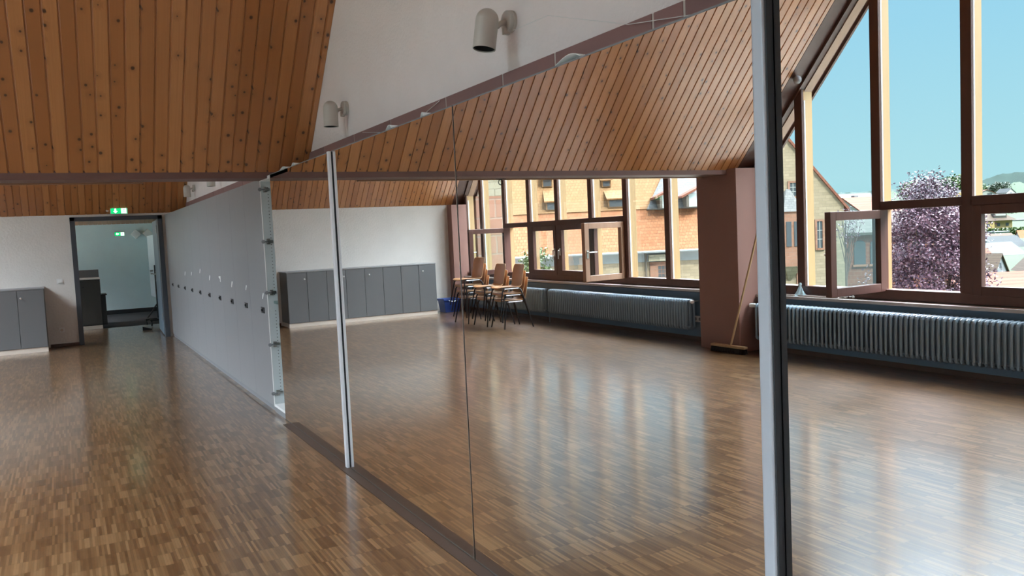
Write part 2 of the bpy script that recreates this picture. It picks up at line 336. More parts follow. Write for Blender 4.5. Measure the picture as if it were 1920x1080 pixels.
# ------------------------------------------------------------------ mesh helpers
class MB:
    def __init__(s): s.v = []; s.f = []; s.m = []; s.cur = 0
    def add(s, vs, fs):
        b = len(s.v); s.v += [tuple(v) for v in vs]
        for f in fs: s.f.append([b+i for i in f]); s.m.append(s.cur)
        return s
    def box(s, x0, x1, y0, y1, z0, z1):
        x0, x1 = sorted((x0, x1)); y0, y1 = sorted((y0, y1)); z0, z1 = sorted((z0, z1))
        return s.add([(x0,y0,z0),(x1,y0,z0),(x1,y1,z0),(x0,y1,z0),(x0,y0,z1),(x1,y0,z1),(x1,y1,z1),(x0,y1,z1)],
                     [(0,3,2,1),(4,5,6,7),(0,1,5,4),(1,2,6,5),(2,3,7,6),(3,0,4,7)])
    def prism(s, poly, a, b, axis='x'):
        """polygon (counter-clockwise seen from +axis) pushed from a to b along axis"""
        def P(u, w, k): return {'x': (k, u, w), 'y': (w, k, u), 'z': (u, w, k)}[axis]
        ar = sum(poly[i][0]*poly[(i+1) % len(poly)][1]-poly[(i+1) % len(poly)][0]*poly[i][1] for i in range(len(poly)))
        if ar < 0: poly = poly[::-1]
        a, b = sorted((a, b)); n = len(poly)
        return s.add([P(u, w, a) for u, w in poly]+[P(u, w, b) for u, w in poly],
                     [tuple(range(n))[::-1], tuple(range(n, 2*n))]+[(i, (i+1) % n, n+(i+1) % n, n+i) for i in range(n)])
    def tube(s, pts, r, n=8, closed=False, caps=True):
        pts = [Vector(p) for p in pts]; rs = r if isinstance(r, (list, tuple)) else [r]*len(pts)
        rings = []; prev = None; L = len(pts)
        for i, p in enumerate(pts):
            if closed: t = (pts[(i+1) % L]-pts[i-1])
            else: t = (pts[min(i+1, L-1)]-pts[max(i-1, 0)])
            t.normalize()
            if prev is None:
                a = Vector((0, 0, 1)) if abs(t.z) < .9 else Vector((1, 0, 0)); u = t.cross(a).normalized()
            else:
                u = (prev-t*prev.dot(t)).normalized()
            prev = u; w = t.cross(u)
            rings.append([p+(u*math.cos(2*PI*k/n)+w*math.sin(2*PI*k/n))*rs[i] for k in range(n)])
        vs = [v for rg in rings for v in rg]; fs = []
        for i in range(L if closed else L-1):
            j = (i+1) % L
            for k in range(n): fs.append((i*n+k, i*n+(k+1) % n, j*n+(k+1) % n, j*n+k))
        if not closed and caps: fs += [tuple(range(n))[::-1], tuple(range((L-1)*n, L*n))]
        return s.add(vs, fs)
    def lathe(s, prof, c, ax=(0, 0, 1), n=24, caps=True):
        """profile of (radius, height) round the axis ax through c"""
        ax = Vector(ax).normalized(); a = Vector((1, 0, 0)) if abs(ax.x) < .8 else Vector((0, 1, 0))
        u = ax.cross(a).normalized(); w = ax.cross(u); c = Vector(c)
        vs = []; fs = []
        for r, h in prof:
            vs += [c+ax*h+(u*math.cos(2*PI*k/n)+w*math.sin(2*PI*k/n))*max(r, 1e-5) for k in range(n)]
        for i in range(len(prof)-1):
            for k in range(n): fs.append((i*n+k, i*n+(k+1) % n, (i+1)*n+(k+1) % n, (i+1)*n+k))
        if caps: fs.append(tuple(range(n))[::-1]); fs.append(tuple(range((len(prof)-1)*n, len(prof)*n)))
        return s.add(vs, fs)
    def ball(s, c, r, n=12, m=8, sq=(1, 1, 1)):
        vs = []; fs = []; c = Vector(c)
        for i in range(m+1):
            th = PI*i/m
            for k in range(n):
                ph = 2*PI*k/n
                vs.append(c+Vector((r*sq[0]*math.sin(th)*math.cos(ph), r*sq[1]*math.sin(th)*math.sin(ph), r*sq[2]*math.cos(th))))
        for i in range(m):
            for k in range(n): fs.append((i*n+k, (i+1)*n+k, (i+1)*n+(k+1) % n, i*n+(k+1) % n))
        return s.add(vs, fs)

ORG = {}
def tag(o, label=None, cat=None, group=None, kind=None):
    if label: o['label'] = label
    if cat: o['category'] = cat
    if group: o['group'] = group
    if kind: o['kind'] = kind
    return o
def obj(name, mb, m, parent=None, flip=False, bevel=0, smooth=False, local=False, seg=2):
    """one mesh object; coordinates are world coordinates (or the parent's own, with local=True)"""
    vs = [Vector((-v[0], v[1], v[2])) if flip else Vector(v) for v in mb.v]
    fs = [f[::-1] for f in mb.f] if flip else mb.f
    if parent is not None: org = Vector((0, 0, 0)) if local else ORG[parent.name]
    elif local: org = Vector((0, 0, 0))
    else:
        org = Vector(((min(v.x for v in vs)+max(v.x for v in vs))/2, (min(v.y for v in vs)+max(v.y for v in vs))/2, min(v.z for v in vs)))
        if name.startswith(('floor', 'ceiling', 'wall')): org = Vector((0, 0, 0))
    me = bpy.data.meshes.new(name); me.from_pydata([v-org for v in vs], [], fs); 
    for k in (m if isinstance(m, (list, tuple)) else [m]): me.materials.append(k)
    for p, i in zip(me.polygons, mb.m): p.material_index = i
    if smooth:
        for p in me.polygons: p.use_smooth = True
    me.update()
    o = bpy.data.objects.new(name, me); COL.objects.link(o)
    if parent is not None: o.parent = parent; ORG[o.name] = org
    else: o.location = org; ORG[o.name] = org
    if smooth: me.set_sharp_from_angle(angle=math.radians(40))
    if bevel:
        b = o.modifiers.new('bevel', 'BEVEL'); b.width = bevel; b.segments = seg; b.limit_method = 'ANGLE'
    return o
def thing(name, loc, label, cat, group=None, rotz=0):
    o = bpy.data.objects.new(name, None); COL.objects.link(o); o.location = loc; o.rotation_euler = (0, 0, rotz)
    o.empty_display_size = .1; ORG[o.name] = Vector(loc)
    return tag(o, label, cat, group)
def struct(name, mb, m, **kw):
    o = obj(name, mb, m, **kw)
    if o.parent is None: o['kind'] = 'structure'
    return o
def dup(o, parent=None):
    c = o.copy(); COL.objects.link(c); c.parent = parent
    for ch in list(o.children): dup(ch, c)
    return c
def circle_pts(c, r, ax='x', n=24, a0=0, a1=2*PI, close=False):
    out = []
    for k in range(n if close else n+1):
        a = a0+(a1-a0)*k/n; u, w = r*math.cos(a), r*math.sin(a)
        out.append({'x': (c[0], c[1]+u, c[2]+w), 'y': (c[0]+u, c[1], c[2]+w), 'z': (c[0]+u, c[1]+w, c[2])}[ax])
    return out

# ------------------------------------------------------------------ room shell (x < 0 is the room, gable windows at x = -5.68, mirror front at x = 0)
W = 5.684; VY, VZ, SL = 7.18, 2.15, 1.107
YB0, YB1 = -0.86, 15.22           # eaves of the two roof bays
RY1, RY2 = VY-4.02, VY+4.02       # ridges
RZ = VZ+SL*4.02
XL, XR, XB_ = -5.93, .355, -5.46      # roof verge, wall behind the cupboards, end of the boards
def slope_planks(name, y0, y1, z0, z1, x0, x1):
    """boards along the roof slope, 10 cm module, real shadow gaps"""
    mb = MB(); L = math.hypot(y1-y0, z1-z0); ny, nz = (z0-z1)/L, (y1-y0)/L      # normal of the slope
    if nz > 0: ny, nz = -ny, -nz
    k0, k1 = math.floor(x0/.1+1e-6), math.ceil(x1/.1-1e-6)
    for k in range(k0, k1):
        a, b = max(x0, k*.1), min(x1, (k+1)*.1); g = .007; c = .005
        prof = [(a, -.004), (a+.0065, -.004), (a+.007, .005), (a+.0115, .006), (a+.013, .012), (b-.004, .012), (b-.001, .009), (b, -.004)]
        # cross-section in (x, depth towards the room)
        for (xa, da), (xb, db) in zip(prof[:-1], prof[1:]):
            q = [(xa, y0+ny*da, z0+nz*da), (xb, y0+ny*db, z0+nz*db), (xb, y1+ny*db, z1+nz*db), (xa, y1+ny*da, z1+nz*da)]
            mb.add(q, [(0, 1, 2, 3)] if y1 < y0 else [(3, 2, 1, 0)])
    # slab above
    t = .30
    mb.add([(x0, y0, z0), (x1, y0, z0), (x1, y1, z1), (x0, y1, z1), (x0, y0, z0+t), (x1, y0, z0+t), (x1, y1, z1+t), (x0, y1, z1+t)],
           [(4, 5, 6, 7), (0, 1, 5, 4), (1, 2, 6, 5), (2, 3, 7, 6), (3, 0, 4, 7), (0, 3, 2, 1)])
    return mb
struct('ceiling', slope_planks('a', VY, RY1, VZ, RZ, XB_, XR), M['pine'])
struct('ceiling', slope_planks('b', YB0, RY1, VZ, RZ, XB_, XR), M['pine'])
struct('ceiling', slope_planks('c', YB1, RY2, VZ, RZ, XB_, XR), M['pine'])
struct('ceiling', slope_planks('d', VY+.35, RY2, VZ+.3, RZ, XB_, XR), M['pine'])
vd = MB()
for (a, za), (b, zb) in (((YB0, VZ), (RY1, RZ)), ((RY1, RZ), (VY, VZ)), ((VY+.33, VZ+.3), (RY2, RZ)), ((RY2, RZ), (YB1, VZ))):
    vd.prism([(a, za-.012), (b, zb-.012), (b, zb+.30), (a, za+.30)], XL, XB_)
struct('ceiling_verge', vd, M['frame_in'])
struct('floor', MB().box(-5.75, .55, -1.1, 18.0, -.12, 0), M['parquet'])
struct('ground_floor_carpet', MB().box(-3.3, 1.4, 18.0, 22.0, -.12, .001), M['carpet']).name = 'floor_carpet'
struct('ceiling_cover', MB().box(XL, XR+.25, VY-.30, VY+.72, VZ+.40, VZ+1.1), M['beam'])
struct('ceiling_cover', MB().box(XL, XR+.25, 15.0, 22.0, 3.62, 3.8), M['beam'])
struct('ceiling_cover', MB().prism([(15.2,2.17),(15.36,2.17),(15.40,3.7),(15.05,3.7),(15.05,2.5)], XL, 1.4), M['beam'])
# wall behind the cupboards (gable shaped, both bays)
def zc(y):
    if y < RY1: return VZ+SL*(y-YB0)
    if y < VY: return VZ+SL*(VY-y)
    if y < RY2: return VZ+SL*(y-VY)
    return VZ+(RZ-VZ)*(YB1-y)/(YB1-RY2)
gp = [(-1.0, 0), (15.4, 0), (15.4, 2.1), (YB1, VZ+.1), (RY2, RZ+.1), (VY, VZ+.1), (RY1, RZ+.1), (YB0, VZ+.1), (-1.0, 2.1)]
struct('wall_right', MB().prism(gp, XR, XR+.25), M['plaster'])
# sandstone course on that wall
sj = [15.2, 14.38, 13.49, 12.13, 11.35, 10.04, 8.9, 8.0, 7.3, 6.6, 5.82, 5.06, 4.19, 3.52, 3.04, 2.37, 2.2, 1.4, .6, -.2, -.8]
for i, (a, b) in enumerate(zip(sj[:-1], sj[1:])):
    o = struct('trim_%d' % (i+1), MB().box(XR-.012, XR+.05, b+.006, a-.006, 2.05, 2.30), M['stone_band'], bevel=.003)
struct('trim_joint', MB().box(XR-.009, XR+.04, -.8, 15.2, 2.06, 2.298), mat('pale_mortar', (.60, .54, .49), .9)).name = 'trim_21'
# far wall with the doorway
DX0, DX1, DZ = -1.39, -.10, 2.06
wf = MB(); wf.box(-5.75, DX0, 15.21, 15.36, 0, 2.145); wf.box(DX1, .5, 15.21, 15.36, 0, 2.145); wf.box(DX0, DX1, 15.21, 15.36, DZ, 2.145)
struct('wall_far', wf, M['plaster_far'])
struct('wall_back', MB().box(-5.75, .6, -1.0, -.8, 0, 2.3), M['plaster'])
sk = MB(); sk.box(-1.86, DX0-.02, 15.19, 15.21, 0, .05)
struct('baseboard_far', sk, M['base'])
fr = MB(); fr.box(DX0-.055, DX0+.02, 15.17, 15.38, 0, DZ+.045); fr.box(DX1-.02, DX1+.055, 15.17, 15.38, 0, DZ+.045); fr.box(DX0-.055, DX1+.055, 15.17, 15.38, DZ-.02, DZ+.045)
door = struct('door_1', fr, M['steel_frame'], bevel=.004)
lf = MB().add([(-.125, 15.37, .02), (-.085, 15.37, .02), (-.035, 16.66, .02), (-.075, 16.66, .02), (-.125, 15.37, DZ-.03), (-.085, 15.37, DZ-.03), (-.035, 16.66, DZ-.03), (-.075, 16.66, DZ-.03)], [(0,3,2,1),(4,5,6,7),(0,1,5,4),(1,2,6,5),(2,3,7,6),(3,0,4,7)])
leaf = obj('door_leaf', lf, M['door_leaf'], door, bevel=.004)
obj('hinge', MB().box(-.135, -.115, 15.39, 15.45, 1.80, 1.93), M['chrome'], leaf)
obj('hinge', MB().box(-.135, -.115, 15.39, 15.45, .28, .41), M['chrome'], leaf)
h = MB(); h.tube([(-.075, 16.55, 1.06), (-.13, 16.55, 1.06), (-.135, 16.50, 1.06), (-.14, 16.40, 1.06)], .010); h.box(-.084, -.076, 16.53, 16.57, .92, 1.12)
obj('handle', h, M['chrome'], leaf, smooth=True)
# valley beam and the batten behind it
struct('ceiling_beam', MB().box(-5.69, -.003, 7.17, 7.50, 2.092, 2.118).box(-5.69, XR, 7.17, 7.50, 2.118, 2.40), M['beam'])
struct('trim_22', MB().box(-5.62, -.945, 7.58, 7.62, 2.086, 2.30), M['batten'], bevel=.003)
# pillar under the beam, pilaster in the corner, knee wall and sill
struct('pillar', MB().box(-5.70, -5.284, 7.02, 7.69, 0, 2.155).box(-5.90, -5.70, 7.06, 7.66, 0, 2.3), M['pillar'], bevel=.004)
struct('pillar', MB().box(-5.69, -5.34, 15.0, 15.21, 0, 2.14), M['pillar'], bevel=.004)
struct('pillar', MB().box(-5.90, -5.34, -.8, -.55, 0, 2.14), M['pillar'], bevel=.004)
kw = MB(); kw.box(-5.90, -5.655, -.8, 7.02, 0.05, .632); kw.box(-5.90, -5.655, 7.69, 15.0, .05, .632)
struct('wall_left', kw, M['blue_grey'])
kb = MB(); kb.box(-5.90, -5.645, -.8, 7.02, 0, .052); kb.box(-5.90, -5.645, 7.69, 15.0, 0, .052)
struct('baseboard_left', kb, M['base'])
struct('window_sill', MB().box(-5.95, -5.56, -.55, 7.02, .634, .668), M['sill'], bevel=.006)
struct('window_sill', MB().box(-5.95, -5.56, 7.69, 15.0, .650, .684), M['sill'], bevel=.006)

# ------------------------------------------------------------------ gable windows (built towards +x, then turned over to the window side)
def slope_poly(ya, yb, zlo, off, ridge):
    """(y, z) outline of a field between ya < yb whose top follows the roof slope"""
    p = [(ya, zlo), (yb, zlo), (yb, zc(yb)-off)]
    if ya < ridge < yb: p.append((ridge, RZ-off))
    p.append((ya, zc(ya)-off)); return p
def gable(idx, y0, y1, mull, ridge, ztr, zs, cells):
    """cells: (column number, kind) with kind 'closed', 'open_left', 'open_right' for the casement under the transom"""
    root = bpy.data.objects.new('window_%d' % idx, None); COL.objects.link(root); root['kind'] = 'structure'
    root.location = (-W, (y0+y1)/2, zs); ORG[root.name] = Vector(root.location)
    def part(n, mb, m, par=None, bev=0): return obj(n, mb, m, par or root, flip=True, bevel=bev)
    xo = W+.17; xg = W+.05
    # sloping head members and outer posts
    hp = MB()
    for (a, b) in ((y0, ridge), (ridge, y1)):
        hp.prism([(a, zc(a)-.06), (b, zc(b)-.06), (b, zc(b)+.05), (a, zc(a)+.05)], W-.03, W+.05)
    part('sloping_head', hp, M['frame_in'])
    ho = MB()
    for (a, b) in ((y0, ridge), (ridge, y1)):
        ho.prism([(a, zc(a)-.075), (b, zc(b)-.075), (b, zc(b)-.0), (a, zc(a)-.0)], W+.05, xo)
    part('sloping_head_outside', ho, M['frame_pale'])
    part('bottom_rail', MB().box(W-.012, W+.06, y0, y1, zs, zs+.105), M['frame_in'], bev=.006)
    part('bottom_rail_outside', MB().box(W+.055, xo, y0, y1, zs, zs+.10), M['frame_out'])
    edges = [y0]+mull+[y1]
    for i, ym in enumerate(edges):
        a, b = ym-.052, ym+.052
        if i == 0: a, b = y0-.03, y0+.06
        if i == len(edges)-1: a, b = y1-.06, y1+.03
        part('mullion', MB().prism(slope_poly(a, b, zs+.09, .02, ridge), W-.010, W+.022), M['frame_in'], bev=.004)
        part('mullion_outside', MB().prism(slope_poly(a+.012, b-.012, zs+.09, .02, ridge), W+.022, xo), M['frame_out'])
        bd = MB(); bd.box(W+.036, W+.056, a+.006, b-.006, zs+.10, min(zc(a), zc(b))-.07); part('glazing_bead', bd, M['bead'])
    kinds = dict(cells)
    for c in range(len(edges)-1):
        a, b = edges[c]+.052, edges[c+1]-.052
        if c == 0: a += .008
        if c == len(edges)-2: b -= .008
        if c not in kinds:
            part('pane', MB().prism(slope_poly(a, b, zs+.10, .04, ridge), xg-.003, xg+.003), M['glass'])
            continue
        k = kinds[c]
        t = MB().box(W-.010, W+.03, a-.02, b+.02, ztr, ztr+.085); part('transom', t, M['frame_in'], bev=.004)
        part('transom_outside', MB().box(W+.03, xo, a-.02, b+.02, ztr+.01, ztr+.075), M['frame_out'])
        part('pane', MB().prism(slope_poly(a, b, ztr+.08, .04, ridge), xg-.003, xg+.003), M['glass'])
        # rebate of the casement cell
        rb = MB()
        rb.box(W+.0, W+.07, a-.004, a+.022, zs+.10, ztr); rb.box(W+.0, W+.07, b-.022, b+.004, zs+.10, ztr)
        part('rebate', rb, M['frame_in'])
        # the casement, made flat round its hinge and swung open
        w = (b-a)+.01; hgt = ztr-zs-.085; fwid = .085
        hinge_at_b = k in ('open_left', 'closed_left')
        hy = b if hinge_at_b else a
        ang = {'closed': 0, 'closed_left': 0, 'open_left': 88, 'open_right': 98}[k]
        cm = MB(); sgn = -1 if hinge_at_b else 1
        # local frame: u away from the hinge, depth d towards the room, z up
        fr_ = [(0, fwid, 0, hgt), (w-fwid, w, 0, hgt), (fwid, w-fwid, 0, fwid), (fwid, w-fwid, hgt-fwid, hgt)]
        ca, sa = math.cos(math.radians(ang)), math.sin(math.radians(ang))
        def place(mb):
            out = []
            for (u, d, z) in mb.v:
                # closed: u along sgn*y, d along -x ; opening turns u towards -x
                yy = sgn*(u*ca - d*sa); xx = -(u*sa + d*ca)
                out.append((W+.005+xx, hy+yy, zs+.085+z))
            mb.v = out
            if sgn < 0: mb.f = [f[::-1] for f in mb.f]
            mb.f = [f[::-1] for f in mb.f]
            return mb
        for (u0, u1, z0, z1) in fr_: cm.box(u0, u1, -.045, .022, z0, z1)
        cas = part('casement', place(cm), M['frame_in'] if k != 'open_right' else M['frame_pale'], bev=.005)
        part('casement_pane', place(MB().box(fwid-.01, w-fwid+.01, -.014, -.008, fwid-.01, hgt-fwid+.01)), M['glass'], cas)
        hd = MB(); hd.box(w-.058, w-.026, .022, .030, hgt*.40, hgt*.54); hd.tube([(w-.042, .028, hgt*.50), (w-.042, .062, hgt*.50)], .008)
        if ang == 0: hd.tube([(w-.042, .062, hgt*.505), (w-.042, .062, hgt*.33)], .009)
        else: hd.tube([(w-.050, .062, hgt*.50), (w-.19, .062, hgt*.50)], .009)
        part('window_handle', place(hd), M['chrome'], cas)
    return root
gable(1, 7.70, 15.06, [8.74, 9.68, 10.58, 11.565, 12.50, 13.41, 14.36], RY2, 1.615, .690,
      [(2, 'open_right'), (3, 'closed'), (4, 'closed_left'), (5, 'open_left')])
gable(2, -.60, 7.00, [.76, 1.70, 2.64, 3.58, 4.52, 5.465, 6.44], RY1, 1.585, .676,
      [(1, 'closed'), (2, 'closed_left'), (3, 'closed'), (4, 'closed_left'), (5, 'open_left')])
# roof verge outside is part of the ceiling slabs; a verge board closes it
vb = MB()
for (a, b) in ((YB0, RY1), (RY1, VY), (VY, RY2), (RY2, YB1)):
    vb.prism([(a, zc(a)-.06), (b, zc(b)-.06), (b, zc(b)+.32), (a, zc(a)+.32)], XL-.03, XL)
struct('trim_23', vb, M['frame_in'])
# sandstone pier of this building outside the corner
pr = MB().box(-6.5, -5.90, 15.0, 15.8, -3, 2.3); struct('wall_outside_pier', pr, M['redstone']).name = 'wall_pier'
struct('wall_outside', MB().box(-5.98, -5.86, -1, 15.2, -7.5, .62), M['redstone'])

# ------------------------------------------------------------------ lockers along the mirror wall
LP = .7765; L0 = 7.485
ordn = ['first', 'second', 'third', 'fourth', 'fifth', 'sixth', 'seventh', 'eighth', 'ninth', 'tenth']
scrap = {0: 1.052, 1: 1.101, 2: 1.109, 3: 1.144, 4: 1.139, 5: 1.208, 6: 1.154, 7: 1.142}
for k in range(10):
    y0 = L0+k*LP; y1 = y0+LP
    if k == 9: y1 = 15.17
    if k == 0: lab = 'tall grey cupboard right beside the doorless open cupboard'
    elif k == 9: lab = 'tall grey cupboard in the corner next to the dark steel doorway'
    else: lab = '%s tall grey cupboard from the doorless open cupboard towards the doorway' % ordn[k]
    t = thing('tall_cupboard', (.18, (y0+y1)/2, 0), lab, 'cupboard', 'grey cupboards along the right wall')
    cs = MB(); cs.box(.022, XR-.015, y0+.002, y1-.002, .05, 2.105)
    obj('carcass', cs, M['white_lam'], t)
    obj('plinth', MB().box(.012, XR-.02, y0, y1, 0, .05), M['greybase'], t)
    dr = obj('door', MB().box(0, .020, y0+.0015, y1-.0015, .052, 2.108), M['grey_lam'], t, bevel=.0015)
    lk = MB(); lk.box(-.006, 0, y0+.150, y0+.275, .892, .945); lk.lathe([(.014, 0), (.014, .010), (.009, .012)], (-.006, y0+.215, .92), (-1, 0, 0), 16)
    obj('lock', lk, [M['black'], M['chrome']], dr)
    obj('lock_plate', MB().box(-.0072, -.006, y0+.235, y0+.268, .902, .936), M['chrome'], dr)
    if k in scrap:
        ys = [7.666, 8.431, 9.21, 9.975, 10.723, 11.497, 12.341, 13.036][k]; zz = scrap[k]; s = random.uniform(.8, 1.3)
        ps = [(ys+s*u*.9, zz+s*w) for u, w in ((-.045, .026), (-.015, .03), (.018, .006), (.042, -.03), (.012, -.032), (-.018, -.006), (-.045, .012))]
        if k == 3: ps = [(ys+.06, zz+.03), (ys-.06, zz+.032), (ys-.055, zz-.036), (ys-.018, zz-.028), (ys-.024, zz+.0), (ys+.054, zz+.012)]
        obj('paper_scrap', MB().prism(ps, -.0015, 0), M['paper'], dr)

# doorless cupboard: side panel with hinge plates and peg holes, glass shelves
t = thing('doorless_cupboard', (.18, 7.2, 0), 'open white cupboard with missing door between grey cupboards and mirrors', 'cupboard')
CY0, CY1 = 6.45, L0
obj('side_panel', MB().box(.002, XR-.02, CY1-.02, CY1, .05, 2.108), M['white_lam'], t)
obj('front_edge', MB().box(-.001, .003, CY1-.022, CY1+.001, .05, 2.108), M['edge'], t)
obj('side_panel', MB().box(.022, XR-.02, CY0, CY0+.02, .05, 2.108), M['white_lam'], t)
obj('back_panel', MB().box(XR-.02, XR-.014, CY0, CY1, .05, 2.108), M['white_lam'], t)
obj('top_panel', MB().box(.0, XR-.02, CY0, CY1-.02, 2.085, 2.112), M['edge'], t)
obj('bottom_panel', MB().box(.002, XR-.02, CY0, CY1-.02, .05, .072), M['edge'], t)
obj('plinth', MB().box(.004, XR-.02, 6.90, CY1, 0, .05), M['greybase'], t)
for z in (1.0,): obj('shelf', MB().box(.05, XR-.03, CY0+.02, CY1-.021, z-.012, z+.012), M['clearglass'], t)
hl = MB()
for i in range(62):
    z = .20+i*.03
    if abs(z-1.0) < .07: continue
    hl.lathe([(.004, 0), (.004, .002)], (.062, CY1-.0205, z), (0, -1, 0), 6)
obj('peg_hole_dot', hl, M['black'], t)
for z in (2.012, 1.548, 1.09, .619, .175):
    hb = MB(); hb.box(.020, .052, CY1-.030, CY1-.0202, z-.026, z+.026); hb.box(.028, .078, CY1-.034, CY1-.0202, z-.012, z+.012)
    hg = obj('hinge', hb, M['chrome'], t, bevel=.003)
    hc = MB(); hc.tube([(.03, CY1-.034, z), (.005, CY1-.045, z), (-.012, CY1-.035, z)], .007); hc.lathe([(.014, 0), (.016, .004), (.016, .012), (.009, .013)], (-.010, CY1-.036, z), (-.25, -.95, 0), 16)
    obj('hinge_cup', hc, M['greybase'], hg, smooth=True)

# ------------------------------------------------------------------ mirrored cupboards
MS = [(7.075, 5.262), (5.256, 3.379), (3.372, 1.487), (1.480, -.40)]
mlab = ['mirror fronted cupboard beside the doorless open cupboard', 'mirror fronted cupboard between the thin aluminium strip and the bare black joint',
        'wide mirror fronted cupboard left of the near thick aluminium post', 'nearest mirror fronted cupboard right of the thick aluminium post']
for i, (ya, yb) in enumerate(MS):
    t = thing('mirror_cupboard', (.18, (ya+yb)/2, 0), mlab[i], 'mirror cupboard', 'mirrored sliding doors')
    ca = min(ya, 6.445)
    obj('carcass', MB().box(.04, XR-.015, yb+.002, ca-.002, .012, 2.10), M['greybase'], t)
    obj('backing', MB().box(.006, .022, yb+.001, ya-.001, .008, 2.111), M['alu_dark'], t)
    obj('mirror_glass', MB().box(0, .006, yb+.0005, ya-.0005, .006, 2.113), M['mirror'], t)
    obj('edge_strip', MB().box(-.0025, .004, yb, ya, .002, .008), M['skirt_edge'], t); obj('edge_strip', MB().box(-.0025, .004, yb, ya, 2.111, 2.116), M['greybase'], t)
    if i == 1: obj('edge_bead', MB().box(-.003, .0, yb-.003, yb+.0006, .006, 2.113), M['chrome'], t)
    if i in (0, 2):
        d_ = .020 if i == 0 else .028
        pb = MB(); pb.prism([(0, yb+.0), (-d_, yb+.0), (-d_-.004, yb+.004), (-d_-.004, yb+.036), (-d_, yb+.042), (-d_+.006, yb+.042), (-d_+.006, yb+.010), (0, yb+.010)][::-1], .004, 2.114, 'z')
        # prism axis z takes (x, y)
        hp = obj('handle_profile', pb, M['alu'] if i == 0 else M['alu_grey'], t, bevel=.0015)
        obj('profile_groove', MB().box(-d_+(.014 if i == 0 else .004), -.001, yb-(.0025 if i == 0 else .004), yb+.0005, .006, 2.113), M['alu_dark'], hp)
        if i == 0: obj('profile_rib', MB().box(-d_-.004, -d_+.004, yb-.002, yb+.001, .004, 2.114), M['alu'], hp)
struct('trim_24', MB().box(-.066, .012, -.5, 6.895, -.01, .004), M['skirt'])  # dark stained strip, with shade along the mirror foot put into its colour
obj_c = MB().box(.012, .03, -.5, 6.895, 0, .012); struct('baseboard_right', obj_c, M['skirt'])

# curled white cards lying on the cupboard tops
def curl(y0, y1, tilt, lab):
    mb = MB(); n = 14; ym = (y0+y1)/2; hw = abs(y1-y0)/2; vs = []; fs = []
    for j, x in enumerate((.02, .23)):
        for k in range(n+1):
            u = -1+2*k/n; z = 2.117+(.024 if j == 0 else .012)*(1-u*u)*(1-.5*u)
            vs.append((x+tilt*u, ym+u*hw, z))
    m_ = n+1
    for k in range(n): fs.append((k, k+1, m_+k+1, m_+k))
    mb.add(vs, fs)
    o = obj('curled_card', mb, M['paper'], smooth=True); o.modifiers.new('thickness', 'SOLIDIFY').thickness = .003
    tag(o, lab, 'card', 'curled cards on the mirror cupboards')
curl(2.34, 2.60, .02, 'curled white card on the mirror top below the nearest wall lamp')
curl(4.16, 4.37, .02, 'curled white card on the mirror top just right of the thin aluminium strip')
curl(3.74, 3.83, .01, 'small white card curl on the mirror top near the bare black joint')
curl(6.55, 6.88, .01, 'farther curled white card on the mirror top beside the dark beam')
curl(6.27, 6.47, .01, 'curled white card on the mirror top left of the thin aluminium strip')

# ------------------------------------------------------------------ wall lamps
def wall_lamp(y, z, tilt, lab, turn=0.0):
    t = thing('wall_lamp', (XR, y, z), lab, 'wall lamp', 'spot lamps on the right wall')
    o = obj('wall_plate', MB().lathe([(.050, 0), (.052, .004), (.052, .016), (.049, .018), (.049, .021), (.051, .023), (.050, .034), (.046, .037)], (XR, y, z), (-1, 0, 0), 28), M['lamp'], t, smooth=True)
    am = MB(); am.tube([(XR-.034, y, z-.005), (XR-.062, y, z-.012), (XR-.085, y, z-.03)], .013, 10); am.box(XR-.05, XR-.02, y-.012, y+.012, z-.062, z-.03)
    obj('arm', am, M['lamp'], t, smooth=True)
    ax = Vector((-math.sin(tilt), math.sin(turn), -math.cos(tilt))).normalized()   # towards the opening
    r = .054; L = .19
    top = Vector((XR-.125, y, z+.05))
    pr = [(r*math.sin(a), r-r*math.cos(a)) for a in [PI/2*i/8 for i in range(9)]]
    out = pr+[(r, L), (r-.003, L+.001), (r-.004, L-.002), (r-.006, .05), (.01, .03)]
    obj('lamp_shade', MB().lathe(out[:-1], top, ax, 32, caps=False), M['lamp'], t, smooth=True)
    obj('reflector', MB().lathe([(r-.0045, L-.004), (r-.0065, .06), (.004, .045)], top, ax, 28, caps=False), M['black'], t, smooth=True)
wall_lamp(3.42, 2.525, .17, 'nearest beige cylinder lamp high on the white wall, tilted')
wall_lamp(5.98, 2.515, .02, 'second beige cylinder lamp on the white wall, near the sloping ceiling')
wall_lamp(11.55, 2.47, .03, 'beige wall lamp half hidden above by the dark beam')
wall_lamp(13.95, 2.475, .0, 'farthest beige wall lamp seen whole under the dark beam')
st = MB().tube([(XR-.03, 3.36, 2.47), (XR-.03, 3.05, 2.46), (XR-.022, 2.5, 2.29), (XR-.02, 1.9, 2.20), (XR-.02, 1.3, 2.16)], .0015, 5)
tag(obj('loose_wire', st, M['edge']), 'thin pale wire hanging from the nearest wall lamp along the sandstone course', 'wire')
st = MB().tube([(XR-.02, 5.6, 2.285), (XR-.02, 5.2, 2.235), (XR-.02, 4.9, 2.21), (XR-.02, 4.6, 2.23), (XR-.02, 4.25, 2.29)], .0015, 5)
tag(obj('loose_wire', st, M['edge']), 'thin pale wire sagging over the sandstone course beside the second lamp', 'wire')

